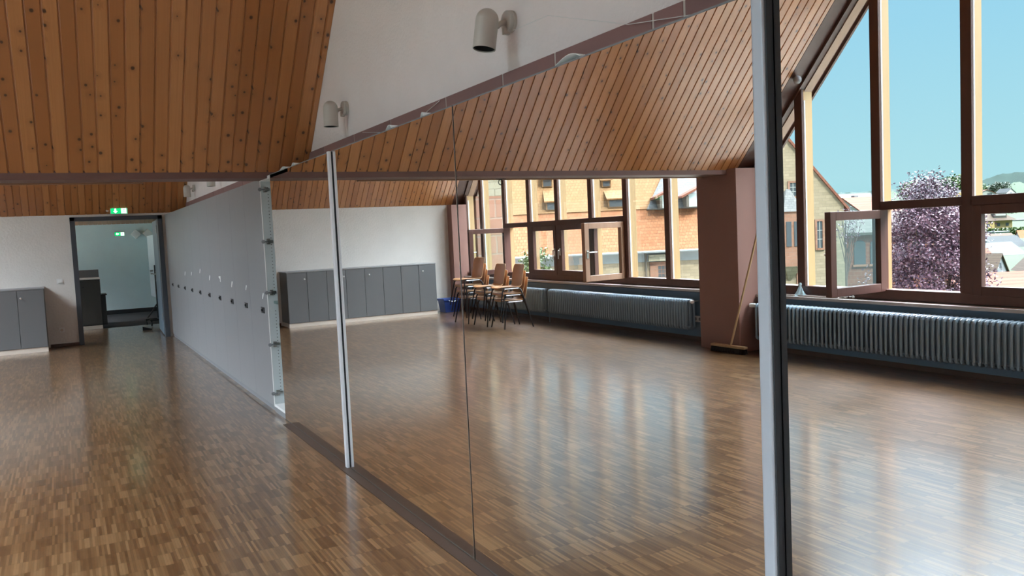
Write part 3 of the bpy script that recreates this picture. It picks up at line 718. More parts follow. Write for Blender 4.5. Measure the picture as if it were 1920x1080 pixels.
# ------------------------------------------------------------------ far wall: exit sign, sounder, switch, socket
def exit_sign(x, y, z, w, h, left, lab):
    t = thing('exit_sign', (x, y, z-h/2), lab, 'exit sign')
    obj('housing', MB().box(x-w/2, x+w/2, y, y+.045, z-h/2, z+h/2), M['white_plastic'], t, bevel=.004)
    obj('green_panel', MB().box(x-w/2+.012, x+w/2-.012, y-.002, y+.002, z-h/2+.010, z+h/2-.010), M['green'], t)
    s = h*.34; ax_ = x-w*.20
    if left: ps = [(-1.0, 0), (-.1, .95), (-.1, .35), (1.0, .35), (1.0, -.35), (-.1, -.35), (-.1, -.95)]
    else: ps = [(0, -1.0), (.95, -.1), (.35, -.1), (.35, 1.0), (-.35, 1.0), (-.35, -.1), (-.95, -.1)]
    obj('arrow', MB().prism([(z+b*s, ax_+a*s) for a, b in ps], y-.004, y-.002, 'y'), M['signwhite'], t)
    dx = x+w*.27
    obj('door_symbol', MB().box(dx-h*.36, dx+h*.36, y-.004, y-.002, z-h*.36, z+h*.36), M['signwhite'], t)
    f = MB(); yk = y-.0055
    f.lathe([(h*.055, 0), (h*.055, .0015)], (dx+h*.05, yk, z+h*.23), (0, 1, 0), 12)
    for a, b in (((.03, .16), (-.03, -.04)), ((-.03, -.04), (-.02, -.20)), ((-.02, -.20), (-.13, -.24)), ((-.02, -.04), (.10, -.13)), ((.10, -.13), (.16, -.28)), ((.02, .13), (-.14, .08)), ((-.14, .08), (-.18, -.04)), ((.03, .13), (.15, .05)), ((.15, .05), (.22, .10))):
        f.tube([(dx+a[0]*h*1.1, yk, z+a[1]*h*1.1), (dx+b[0]*h*1.1, yk, z+b[1]*h*1.1)], h*.035, 6)
    obj('running_figure', f, M['green'], t)
exit_sign(-.705, 15.13, 2.19, .27, .112, False, 'lit green exit sign with down arrow above the doorway')
sg = thing('round_sounder', (-.875, 15.17, 2.20), 'small round white device left of the sign above the doorway', 'alarm sounder')
obj('base', MB().lathe([(.034, 0), (.034, .02), (.030, .026)], (-.875, 15.20, 2.212), (0, -1, 0), 20), M['white_plastic'], sg, smooth=True)
obj('dome', MB().lathe([(.030, 0), (.026, .012), (.014, .020)], (-.875, 15.175, 2.212), (0, -1, 0), 20), M['white_plastic'], sg, smooth=True)
sw = thing('light_switch', (-1.655, 15.2, 1.03), 'white light switch on the wall left of the doorway', 'light switch')
obj('plate', MB().box(-1.70, -1.61, 15.198, 15.21, 1.03, 1.115), M['white_plastic'], sw, bevel=.003)
obj('rocker', MB().box(-1.685, -1.625, 15.192, 15.199, 1.045, 1.10), M['edge'], sw, bevel=.002)
def socket(x, y, z, face, lab, n=1):
    t = thing('wall_socket', (x, y, z-.04), lab, 'wall socket')
    for k in range(n):
        if face == 'y':
            obj('plate', MB().box(x-.04, x+.04, y-.010, y, z-.04, z+.04), M['white_plastic'], t, bevel=.004)
            obj('recess', MB().lathe([(.022, 0), (.022, .001), (.018, .0015)], (x, y-.010, z), (0, -1, 0), 20), M['cream'], t)
        else:
            yy = y+k*.082
            obj('plate', MB().box(x, x+.012, yy-.04, yy+.04, z-.04, z+.04), M['white_plastic'], t, bevel=.004)
            obj('recess', MB().lathe([(.022, 0), (.022, .001), (.018, .0015)], (x+.012, yy, z), (1, 0, 0), 20), M['greybase'], t)
socket(-1.684, 15.21, .27, 'y', 'beige single wall socket low between base cabinets and doorway')
socket(-5.655, 8.10, .285, 'x', 'white double wall socket between long radiator and the brown pillar', 2)

# ------------------------------------------------------------------ base cabinets along the far wall
cx = [1.885+.7245*k for k in range(5)]
clab = ['grey two door base cabinet nearest the doorway', 'second grey base cabinet from the doorway', 'third grey base cabinet from the doorway', 'grey base cabinet at the far end beside the blue tub']
DF = 14.66
for k in range(4):
    x1, x0 = -cx[k], -cx[k+1]
    t = thing('base_cabinet', ((x0+x1)/2, 14.93, 0), clab[k], 'cabinet', 'grey base cabinets on the far wall')
    obj('carcass', MB().box(x0+.001, x1-.001, DF+.02, 15.205, .075, .985), M['grey_dark_lam'], t)
    obj('plinth', MB().box(x0, x1, DF+.012, 15.2, 0, .075), M['cream'], t)
    obj('top_board', MB().box(x0, x1+(.01 if k == 0 else 0), DF-.006, 15.208, .985, 1.003), M['edge'] if False else M['grey_lam'], t, bevel=.002)
    xm = (x0+x1)/2
    for j, (a, b) in enumerate(((xm, x1), (x0, xm))):
        d = obj('door', MB().box(a+.003, b-.003, DF, DF+.019, .078, .98), M['grey_dark_lam'], t, bevel=.002)
        if (k, j) in ((0, 0), (1, 0), (2, 0), (3, 1)):
            kx = a+.05 if j == 0 and k < 2 else b-.06
            if k == 3: kx = b-.08
            if k == 2: kx = b-.08
            kn = MB().lathe([(.006, 0), (.006, .018), (.015, .022), (.016, .030), (.010, .034)], (kx, DF, .86), (0, -1, 0), 16)
            obj('knob', kn, M['chrome'], d, smooth=True)
# blue tub in the corner
t = thing('blue_tub', (-5.13, 14.86, 0), 'blue plastic tub on the floor in the corner by the base cabinets', 'tub')
bx = MB(); lo = (.15, .13); hi = (.185, .16)
def ring(w, d, z): return [(-5.13+sx*w, 14.86+sy*d, z) for sx, sy in ((-1, -1), (1, -1), (1, 1), (-1, 1))]
bx.add(ring(*lo, 0)+ring(*hi, .27)+ring(hi[0]-.01, hi[1]-.01, .27)+ring(lo[0]-.01, lo[1]-.01, .012),
       [(3, 2, 1, 0), (12, 13, 14, 15)]+[(i, (i+1) % 4, 4+(i+1) % 4, 4+i) for i in range(4)]+[(4+i, 4+(i+1) % 4, 8+(i+1) % 4, 8+i) for i in range(4)]+[(8+i, 8+(i+1) % 4, 12+(i+1) % 4, 12+i) for i in range(4)])
obj('body', bx, M['blue'], t, bevel=.012)
rm = MB(); z = .262
rm.box(-5.325, -4.935, 14.69, 14.70, z-.03, z+.012); rm.box(-5.325, -4.935, 15.02, 15.03, z-.03, z+.012); rm.box(-5.325, -5.315, 14.69, 15.03, z-.03, z+.012); rm.box(-4.945, -4.935, 14.69, 15.03, z-.03, z+.012)
obj('rim', rm, M['blue'], t, bevel=.004)
obj('handle', MB().tube([(-5.22, 14.685, .25), (-5.21, 14.66, .235), (-5.13, 14.655, .215), (-5.05, 14.66, .235), (-5.04, 14.685, .25)], .006), M['chrome'], t, smooth=True)

# ------------------------------------------------------------------ radiators
def radiator(ya, yb, z0, z1, lab, valve, foot=None):
    """column radiator along the window wall; valve 'hi' or 'lo' is the y end that carries the thermostat"""
    t = thing('radiator', (-5.49, (ya+yb)/2, 0), lab, 'radiator', 'column radiators under the windows')
    n = int(round((yb-ya)/.055)); p = (yb-ya)/n; mb = MB(); xf, xb = -5.42, -5.555
    for k in range(n):
        y = ya+p*(k+.5)
        for x in (xf, (xf+xb)/2, xb):
            mb.tube([(x, y, z0+.02), (x, y, z1-.022)], .0135, 7, caps=False)
        mb.tube([(xf, y, z1-.028), (xf-.004, y, z1-.010), (xf-.022, y, z1), (xb+.022, y, z1), (xb+.004, y, z1-.010), (xb, y, z1-.028)], .017, 7)
        mb.tube([(xf, y, z0+.03), (xf-.004, y, z0+.010), (xf-.022, y, z0), (xb+.022, y, z0), (xb+.004, y, z0+.010), (xb, y, z0+.03)], .017, 7)
    for z in (z0+.012, z1-.014): mb.tube([((xf+xb)/2, ya+.005, z), ((xf+xb)/2, yb-.005, z)], .021, 8)
    obj('columns', mb, M['radiator'], t, smooth=True)
    ye, s = (yb, 1) if valve == 'hi' else (ya, -1)
    xm = (xf+xb)/2
    vb_ = MB(); vb_.tube([(xm, ye, z1-.014), (xm, ye+s*.03, z1-.014)], .010); vb_.tube([(xm, ye+s*.02, z1-.014), (xm-.10, ye+s*.02, z1-.014)], .009)
    v = obj('valve', vb_, M['chrome'], t, smooth=True)
    obj('thermostat', MB().lathe([(.016, 0), (.024, .006), (.026, .05), (.022, .072), (.012, .076)], (xm+.02, ye+s*.022, z1-.014), (.5, s, 0), 18), M['white_plastic'], v, smooth=True)
    for y in (ya+.25, yb-.25):
        obj('bracket', MB().box(-5.654, -5.55, y-.012, y+.012, z0+.05, z0+.09), M['radiator'], t)
    if foot is not None:
        obj('pipe', MB().tube([(xm, ye-s*(yb-ya), z0+.012), (xm, foot, z0+.012), (xm, foot, .0)], .011), M['radiator'], t, smooth=True)
radiator(2.85, 6.915, .165, .562, 'long blue grey radiator under the window in front of the broom side pillar', 'hi')
radiator(8.08, 11.53, .18, .548, 'long blue grey radiator between stacked chairs and the pillar', 'lo', 11.61)
radiator(11.70, 14.1, .17, .545, 'short blue grey radiator half hidden behind the stacked chairs', 'hi')

# ------------------------------------------------------------------ broom
t = thing('broom', (-5.23, 7.12, 0), 'wooden broom with dark bristles leaning against the brown pillar', 'broom')
bh = Vector((-5.20, 7.12, .075))
hd = MB(); ux = Vector((-.02, -1, 0)).normalized(); vx = Vector((ux.y, -ux.x, 0))
def obox(mb, c, u, v, a, b, z0, z1):
    q = [c+u*sa*a+v*sb*b for sa, sb in ((-1, -1), (1, -1), (1, 1), (-1, 1))]
    n = Vector((0, 0, 1))
    pts = [(p.x, p.y, z0) for p in q]+[(p.x, p.y, z1) for p in q]
    fs = [(3, 2, 1, 0), (4, 5, 6, 7)]+[(i, (i+1) % 4, 4+(i+1) % 4, 4+i) for i in range(4)]
    if u.cross(v).z < 0: fs = [f[::-1] for f in fs]
    mb.add(pts, fs)
obox(hd, bh, ux, vx, .27, .032, .062, .092); obj('head', hd, M['broomwood'], t, bevel=.006)
br = MB()
for i in range(44):
    for j in range(5):
        c = bh+ux*(-.255+.51*i/43)+vx*(-.026+.013*j)
        e = c+vx*random.uniform(-.012, .012)+ux*random.uniform(-.012, .012)
        br.tube([(c.x, c.y, .064), (e.x, e.y, .003)], [.0052, .0058], 5)
obj('bristles', br, M['bristle'], t)
obj('handle', MB().tube([(-5.19, 7.075, .085), (-5.445, 6.865, 1.39)], .0125, 12), M['broomwood'], t, smooth=True)

# ------------------------------------------------------------------ stacked chairs (chair faces +x, towards the mirror)
def make_chair():
    t = thing('shell_chair', (0, 0, 0), '-', 'chair', 'stacked wooden shell chairs')
    prof = [(.215, .425), (.205, .442), (.15, .452), (.05, .448), (-.06, .440), (-.13, .440), (-.175, .452), (-.198, .485), (-.210, .54), (-.222, .62), (-.238, .70), (-.262, .79), (-.268, .805)]
    wid = [.155, .185, .200, .203, .200, .195, .186, .182, .186, .192, .193, .182, .150]
    nu = 12; vs = []; fs = []
    for (x, z), w in zip(prof, wid):
        for k in range(nu+1):
            u = -1+2*k/nu; curve = .016*(u*u)
            vs.append((x+(curve if z > .47 else 0), u*w, z+(curve*.6 if z < .47 else 0)))
    m_ = nu+1
    for i in range(len(prof)-1):
        for k in range(nu): fs.append((i*m_+k, i*m_+k+1, (i+1)*m_+k+1, (i+1)*m_+k))
    sh = obj('shell', MB().add(vs, fs), [M['chair_wood'], M['chair_edge']], t, local=True, smooth=True)
    so = sh.modifiers.new('thickness', 'SOLIDIFY'); so.thickness = .011; so.offset = 0; so.material_offset_rim = 1
    sb = sh.modifiers.new('round', 'SUBSURF'); sb.levels = 1; sb.render_levels = 1
    for s in (-1, 1):
        fl = MB().tube([(.245, s*.245, .0), (.205, s*.215, .22), (.172, s*.190, .385), (.158, s*.182, .415), (.13, s*.178, .425)], .0115, 8)
        obj('leg', fl, M['chair_leg'], t, local=True, smooth=True)
        rl = MB().tube([(-.27, s*.245, .0), (-.215, s*.215, .22), (-.165, s*.190, .385), (-.150, s*.182, .412), (-.12, s*.178, .425)], .0115, 8)
        obj('leg', rl, M['chair_leg'], t, local=True, smooth=True)
        obj('side_rail', MB().tube([(.135, s*.178, .425), (-.125, s*.178, .425)], .0115, 8), M['chair_top'], t, local=True, smooth=True)
    cr = MB(); cr.tube([(.06, -.178, .424), (.06, .178, .424)], .010, 8); cr.tube([(-.08, -.178, .424), (-.08, .178, .424)], .010, 8)
    obj('cross_bar', cr, M['chair_top'], t, local=True, smooth=True)
    return t
proto = make_chair(); used = [False]
stacks = [((-4.70, 11.52), 3, .03, 'the stack nearest the pillar'), ((-4.66, 12.07), 3, .0, 'the middle stack'), ((-4.63, 12.74), 4, -.05, 'the tall stack beside the blue tub')]
cnt = {3: ['bottom wooden chair of', 'middle wooden chair of', 'top wooden chair of'], 4: ['bottom wooden chair of', 'second wooden chair up in', 'third wooden chair up in', 'top wooden chair of']}
for (x, y), n, rz, nm in stacks:
    for k in range(n):
        o = proto if not used[0] else dup(proto); used[0] = True
        o.location = (x+.028*k, y+random.uniform(-.006, .006), .105*k); o.rotation_euler = (0, 0, rz+random.uniform(-.015, .015))
        o['label'] = '%s %s' % (cnt[n][k], nm); o['group'] = 'stacked wooden shell chairs'

# ------------------------------------------------------------------ things on the sill and the beam
def cloth(x, y, z):
    vs = []; fs = []; n = 28; rows = [(.012, .150), (.020, .135), (.014, .115), (.022, .09), (.034, .06), (.05, .03), (.075, .006), (.10, .001)]
    for r, h in rows:
        for k in range(n):
            a = 2*PI*k/n; rr = r*(1+.30*math.sin(5*a+h*30)*(1 if h < .11 else .4))
            vs.append((x+rr*.55*math.cos(a), y+rr*math.sin(a), z+h))
    for i in range(len(rows)-1):
        for k in range(n): fs.append((i*n+k, (i+1)*n+k, (i+1)*n+(k+1) % n, i*n+(k+1) % n))
    fs.append(tuple(range(n)))
    return MB().add(vs, fs)
tag(obj('plastic_bag', cloth(-5.63, 6.42, .668), M['cloth'], smooth=True), 'pale blue gathered plastic bag standing on the window sill', 'bag')
for i, (ya, yb, xx) in enumerate(((5.88, 6.75, -5.60), (5.80, 6.55, -5.635), (5.95, 6.85, -5.663))):
    o = obj('wooden_slat', MB().box(xx-.012, xx+.012, ya, yb, .668, .682), M['sill'], bevel=.002)
    tag(o, ['pale wooden slat lying at the front edge of the sill', 'middle pale slat of three on the sill by the bag', 'pale slat on the sill closest to the window frame'][i], 'slat', 'slats on the sill')
cf = MB(); 
for i in range(9): cf.ball((-5.63+random.uniform(-.03, .02), 5.78+random.uniform(-.07, .07), .685+random.uniform(0, .012)), random.uniform(.012, .022), 7, 5, (1, 1.2, .8))
tag(obj('crumpled_wrapper', cf, M['clearfoil']), 'crumpled clear plastic wrapper on the sill under the open casement', 'wrapper')
rg = MB(); rg.tube(circle_pts((-2.50, 7.585, 2.062), .026, 'y', 24, close=True), .005, 8, closed=True); rg.box(-2.56, -2.44, 7.572, 7.584, 2.092, 2.104); rg.box(-2.508, -2.492, 7.574, 7.59, 2.085, 2.10)
tag(obj('hanging_ring', rg, M['black'], smooth=False), 'small dark metal ring hanging from the batten behind the beam', 'ring')
sp = thing('gable_spot', (-5.45, 6.37, 3.05), 'small grey round spot lamp up on the sloping window head', 'spot lamp')
obj('head', MB().ball((-5.50, 6.42, 3.10), .055, 14, 10), M['greywhite'], sp, smooth=True)
obj('head_joint', MB().ball((-5.52, 6.30, 3.04), .045, 14, 10), M['greywhite'], sp, smooth=True)
obj('stem', MB().tube([(-5.52, 6.36, 3.08), (-5.63, 6.36, 3.14)], .018, 10), M['greywhite'], sp, smooth=True)

# ------------------------------------------------------------------ next room through the doorway
NR = [('wall_next_back', (-3.3, 1.4, 21.8, 22.0, 0, 2.5), 'bluewall'), ('wall_next_right', (.62, .8, 15.3, 22, 0, 3.6), 'bluewall')]
for nm, b, m_ in NR: struct(nm, MB().box(*b), M[m_])
wl = MB(); wl.box(-3.2, -3.0, 15.3, 22, 0, .5); wl.box(-3.2, -3.0, 15.3, 22, 3.2, 3.6); wl.box(-3.2, -3.0, 15.3, 15.7, .5, 3.2); wl.box(-3.2, -3.0, 21.5, 22, .5, 3.2)
struct('wall_next_left', wl, M['bluewall'])
struct('window_3', MB().box(-3.11, -3.09, 15.7, 21.5, .5, 3.2), M['glass'])  # unseen window, made large to let more daylight into the next room
struct('ceiling_next', slope_planks('n', 21.85, 15.36, 2.165, 3.5, -3.2, .8), M['pine'])
struct('baseboard_next', MB().box(-3, .62, 21.78, 21.8, 0, .10), M['black'])
exit_sign(-.345, 21.74, 1.925, .235, .105, True, 'lit green exit sign with left arrow on the next room wall')
def diamond(x, z, lab):
    t = thing('wall_speaker', (x, 21.75, z-.13), lab, 'wall speaker', 'square devices in the next room')
    r = .118
    obj('cabinet', MB().prism([(z-r, x), (z, x+r), (z+r, x), (z, x-r)], 21.66, 21.80, 'y'), M['speaker'], t, bevel=.008)
    obj('front_cover', MB().prism([(z-r+.02, x), (z, x+r-.02), (z+r-.02, x), (z, x-r+.02)], 21.652, 21.662, 'y'), M['speaker'], t)
diamond(.01, 1.905, 'square grey wall speaker turned on its corner beside the exit sign'); diamond(.275, 1.91, 'second square grey wall speaker on its corner, next to the door leaf')
t = thing('dark_cabinet', (-1.5, 18.3, 0), 'dark cabinet with pale top behind the doorway', 'cabinet')
obj('carcass', MB().box(-2.2, -.975, 18.02, 18.55, .07, .985), M['dark_cab'], t)
obj('door', MB().box(-1.40, -.985, 18.0, 18.02, .09, .97), M['dark_cab'], t, bevel=.003)
obj('plinth', MB().box(-2.2, -.985, 18.01, 18.5, 0, .07), M['cream'], t)
obj('worktop', MB().box(-2.2, -.965, 17.985, 18.56, .985, 1.012), M['edge'], t, bevel=.003)
obj('splashback', MB().box(-2.2, -.97, 18.52, 18.55, 1.012, 1.165), M['greysplash'], t)
obj('knob', MB().lathe([(.006, 0), (.006, .02), (.016, .024), (.015, .034)], (-1.28, 18.0, .84), (0, -1, 0), 14), M['black'], t)
t = thing('low_cabinet', (-1.2, 19.1, 0), 'lower dark cabinet behind the taller dark one in the next room', 'cabinet')
obj('carcass', MB().box(-1.7, -.86, 18.9, 19.35, 0, .615), M['dark_cab'], t)
obj('top_board', MB().box(-1.7, -.835, 18.88, 19.36, .615, .64), M['black'], t, bevel=.003)
t = thing('mobile_board', (.06, 18.4, 0), 'white board on a black castor stand behind the door leaf', 'white board')
obj('board_panel', MB().box(.045, .075, 17.95, 19.3, .52, 1.815), M['white_board'], t, bevel=.004)
po = MB(); po.tube([(.03, 17.93, .13), (.03, 17.93, 1.20)], .016, 10); po.tube([(.03, 17.93, .42), (-.17, 17.93, .14)], .014, 8)
obj('pole', po, M['black'], t, smooth=True)
ft = MB(); ft.box(-.21, .30, 17.90, 17.96, .09, .13); ft.box(-.16, .40, 17.55, 17.60, .10, .135); ft.box(.0, .05, 17.57, 17.95, .10, .13)
obj('foot', ft, M['black'], t, bevel=.004)
for cx_, cy_ in ((-.19, 17.93), (-.13, 17.575), (.26, 17.93)):
    cs_ = MB().lathe([(.03, 0), (.038, .006), (.038, .022), (.03, .028)], (cx_-.014, cy_, .0385), (1, 0, 0), 16); cs_.box(cx_-.012, cx_+.012, cy_-.01, cy_+.01, .04, .10)
    obj('castor', cs_, M['black'], t)
kn = MB(); kn.tube([(.0, 17.93, 1.09), (-.06, 17.93, 1.09)], .018, 10); kn.tube([(.0, 17.93, 1.03), (-.05, 17.93, 1.03)], .014, 10)
obj('knob', kn, M['chrome'], t, smooth=True)
wd = MB().prism([(16.85, 0), (17.35, 0), (17.35, .02), (16.9, .055)], -.26, -.20, 'x'); 
wd = MB().add([(-.36, 16.78, 0), (-.20, 16.78, 0), (-.20, 16.86, 0), (-.36, 16.86, 0), (-.36, 16.78, .07), (-.20, 16.78, .02), (-.20, 16.86, .02), (-.36, 16.86, .07)], [(3, 2, 1, 0), (4, 5, 6, 7), (0, 1, 5, 4), (1, 2, 6, 5), (2, 3, 7, 6), (3, 0, 4, 7)])
tag(obj('door_wedge', wd, M['black']), 'dark door wedge on the floor beside the open door leaf', 'door wedge')

# ------------------------------------------------------------------ outside: courtyard, village, hills (frame turned by YAW about the room)
def OW(X, Y, Z=0.0):
    c, s = math.cos(YAW), math.sin(YAW)
    return Vector((1.5922+X*c-Y*s, X*s+Y*c, Z))
def othing(name, X, Y, Z, lab, cat, group=None, rot=0.0):
    return thing(name, OW(X, Y, Z), lab, cat, group, YAW+rot)
def op(name, mb, m, par, off=(0, 0, 0), **kw):
    mb.v = [(v[0]-off[0], v[1]-off[1], v[2]-off[2]) for v in mb.v]
    return obj(name, mb, m, par, local=True, **kw)

# terrain
tv = []; tf = []; xs = [120, 60, 20, 0, -20, -40, -80, -140, -220, -320, -450, -600, -800, -1100, -1700]
ys = [9, 20, 40, 80, 120, 200, 300, 400, 520, 650, 800, 1000, 1500, 2200]
def th(X, Y):
    if Y < 80: return -8.0-2.3*max(0, Y-20)/60
    if Y < 400: return -10.3+.9*(Y-80)/320
    if Y < 650: return -9.4+21.5*(Y-400)/250
    return 12.1+20*(Y-650)/850
for Y in ys:
    for X in xs: tv.append(tuple(OW(X, Y, th(X, Y))))
n_ = len(xs)
for j in range(len(ys)-1):
    for i in range(n_-1): tf.append((j*n_+i, j*n_+i+1, (j+1)*n_+i+1, (j+1)*n_+i))
tb = MB().add(tv, [f[::-1] for f in tf]); struct('ground_outside', tb, M['meadow'])
yard = MB().add([tuple(OW(X, Y, -7.9)) for X, Y in ((14, 6.5), (-22, 6.5), (-40, 78), (30, 78))], [(0, 3, 2, 1)])
struct('ground_courtyard', yard, mat('courtyard_paving', (.36, .33, .29), .9, .15, .6))
def ridge(name, prof, Y, m, back):
    vs = []; fs = []; k = len(prof)
    rows = [(-60, lambda z: 0), (0, lambda z: z), (back, lambda z: z*.6)]
    for dy, f in rows:
        for X, z in prof: vs.append(tuple(OW(X*(1+dy/Y), Y+dy, f(z))))
    for j in range(2):
        for i in range(k-1): fs.append((j*k+i, (j+1)*k+i, (j+1)*k+i+1, j*k+i+1))
    o = obj(name, MB().add(vs, fs), m, smooth=True); o['kind'] = 'structure'; return o
hp = [(0, 40), (-300, 44)]+[(-595, 46.6), (-664, 46.4), (-762, 50.7), (-833, 52.3), (-868, 55.6), (-884, 61.7), (-909, 67.3), (-948, 69.5), (-1016, 72), (-1300, 80)]
fine = []
for (xa, za), (xb, zb) in zip(hp[:-1], hp[1:]):
    k = max(2, int(abs(xb-xa)/5))
    for i in range(k): fine.append((xa+(xb-xa)*i/k, za+(zb-za)*i/k+random.uniform(-.9, 1.1)))
ridge('hill_far', fine, 1500, M['hill'], 500)
hp2 = [(-400, 26), (-457, 27.5), (-500, 29), (-521, 28.5), (-560, 30), (-620, 31)]
fine = []
for (xa, za), (xb, zb) in zip(hp2[:-1], hp2[1:]):
    for i in range(14): fine.append((xa+(xb-xa)*i/14, za+(zb-za)*i/14+random.uniform(-1.2, 1.4)))
ridge('hill_near', fine, 900, mat('green_hill', (.022, .044, .016), .95, .4, .1, bump=1, bscale=.1), 200)

# stone house opposite with the long orange roof
t = othing('stone_house', -10.5, 80.5, -10.3, 'long stone house with big orange tiled roof and small dormers', 'house')
o0 = (-10.5, 80.5, -10.3)
def rd(z): return 84.1+(z-3.25)*1.09          # depth of the roof plane at height z
XA, XB = .1, -21.0
op('wall', MB().box(XB, XA, 80.6, 99, -10.4, -.75), M['rubble'], t, o0)
rf = MB().prism([(79.7, -.95), (84.1, 3.25), (rd(14.5), 14.5), (108, 3.0), (108, 2.6), (rd(14.5), 14.1), (84.3, 2.95), (79.9, -1.05)], XB, XA, 'x')
op('roof', rf, M['tile_orange'], t, o0)
up_ = MB().add([(XA, 84.0, 3.32), (XB, 84.0, 3.32), (XB, rd(14.5)-.05, 14.6), (XA, rd(14.5)-.05, 14.6), (XA, 84.1, 3.22), (XB, 84.1, 3.22), (XB, rd(14.5), 14.5), (XA, rd(14.5), 14.5)],
               [(0, 3, 2, 1), (4, 5, 6, 7), (0, 1, 5, 4), (1, 2, 6, 5), (2, 3, 7, 6), (3, 0, 4, 7)])
op('upper_roof', up_, M['tile_old'], t, o0)
vg = MB().prism([(79.7, -.85), (84.0, 3.40), (rd(14.5), 14.72), (rd(14.5), 14.4), (84.1, 3.0), (79.9, -1.1)], XA-.35, XA+.05, 'x'); op('verge', vg, M['render_white'], t, o0)
op('gutter', MB().tube([(XB, 79.7, -1.0), (XA, 79.7, -1.0)], .12, 8), M['lead'], t, o0, smooth=True)
op('eave_board', MB().box(XB, XA, 80.50, 80.62, -2.0, -1.0), M['lead'], t, o0)  # grey band put in for the shade under the eave
for a, b, z0, h, ztop in ((-3.7, -4.8, 6.15, .85, 7.9), (-3.9, -5.2, 3.6, .85, 5.6), (-10.0, -10.95, 5.85, .7, 7.3), (-10.3, -11.9, 3.6, .85, 5.3)):
    d = MB().prism([(rd(z0)-.35, z0), (rd(z0)-.35, z0+h), (rd(ztop), ztop), (rd(z0)+.6, z0)], b, a, 'x')
    dm = op('dormer', d, M['tile_old'], t, o0)
    op('dormer_roof', MB().prism([(rd(z0)-.60, z0+h-.02), (rd(z0)-.60, z0+h+.10), (rd(ztop)-.05, ztop+.14), (rd(ztop)-.05, ztop+.02)], b-.18, a+.18, 'x'), M['tile_old'], dm, o0)
    op('dormer_window', MB().box(b+.12, a-.12, rd(z0)-.38, rd(z0)-.34, z0+.08, z0+h-.10), M['winglass'], dm, o0)
sl = MB(); q = [(-14.2, 83.8, 3.3), (-20.95, 83.8, 3.3), (-20.95, 93.0, 12.2), (-20.2, 93.0, 12.2)]
sl.add(q+[(x, y+.5, z-.3) for x, y, z in q], [(0, 3, 2, 1), (4, 5, 6, 7), (0, 1, 5, 4), (1, 2, 6, 5), (2, 3, 7, 6), (3, 0, 4, 7)])
op('slate_roof', sl, M['slate'], t, o0)
for xa in (-14.8, -17.5):
    dn = MB(); q = [(xa, 82.2, 4.2), (xa-2.2, 82.2, 5.25), (xa-2.2, 85.6, 5.25), (xa, 85.6, 4.2)]
    dn.add(q+[(x, y, z+.22) for x, y, z in q], [(0, 1, 2, 3), (4, 7, 6, 5), (0, 4, 5, 1), (1, 5, 6, 2), (2, 6, 7, 3), (3, 7, 4, 0)])
    w_ = op('slate_dormer', dn, M['tile_red'], t, o0)
    op('dormer_post', MB().box(xa-.75, xa-.5, 82.4, 85.4, 3.3, 4.4), M['timber'], w_, o0)
    op('dormer_glazing', MB().prism([(82.7, 3.3), (82.7, 4.6), (85.5, 4.6), (85.5, 3.3)], xa-2.1, xa-.75, 'x'), mat('pale_glazing', (.42, .5, .5), .4), w_, o0)
sw_ = op('stone_window', MB().box(-15.55, -14.55, 80.50, 80.66, -3.95, -2.45), M['winglass'], t, o0)
fm = MB(); fm.box(-15.85, -15.55, 80.42, 80.66, -4.2, -2.15); fm.box(-14.55, -13.75, 80.42, 80.66, -6, -2.15); fm.box(-15.85, -13.75, 80.42, 80.66, -2.45, -2.05)
for k in range(1, 3): fm.box(-15.55+k*.333-.02, -15.55+k*.333+.02, 80.46, 80.5, -3.95, -2.45)
for k in range(1, 4): fm.box(-15.55, -14.55, 80.46, 80.5, -3.95+k*.375-.02, -3.95+k*.375+.02)
op('window_surround', fm, M['redstone'], sw_, o0)
op('ledge', MB().box(-16.2, -13.6, 80.1, 80.66, -1.95, -1.3), M['ashlar'], t, o0)
op('downpipe', MB().tube([(-13.35, 80.35, -1.0), (-13.35, 80.35, -10.3)], .10, 8), M['timber'], t, o0, smooth=True)

# ashlar tower corner
t = othing('stone_tower', .85, 54, -10, 'pale stone tower of big square blocks left of the orange roof', 'tower'); o0 = (.85, 54, -10)
op('shaft', MB().box(-.22, 7.5, 50, 57, -10, 9.5), M['ashlar'], t, o0)
op('roof', MB().prism([(49.6, 9.5), (57.4, 9.5), (53.5, 14)], -.6, 7.9, 'x'), M['slate'], t, o0)

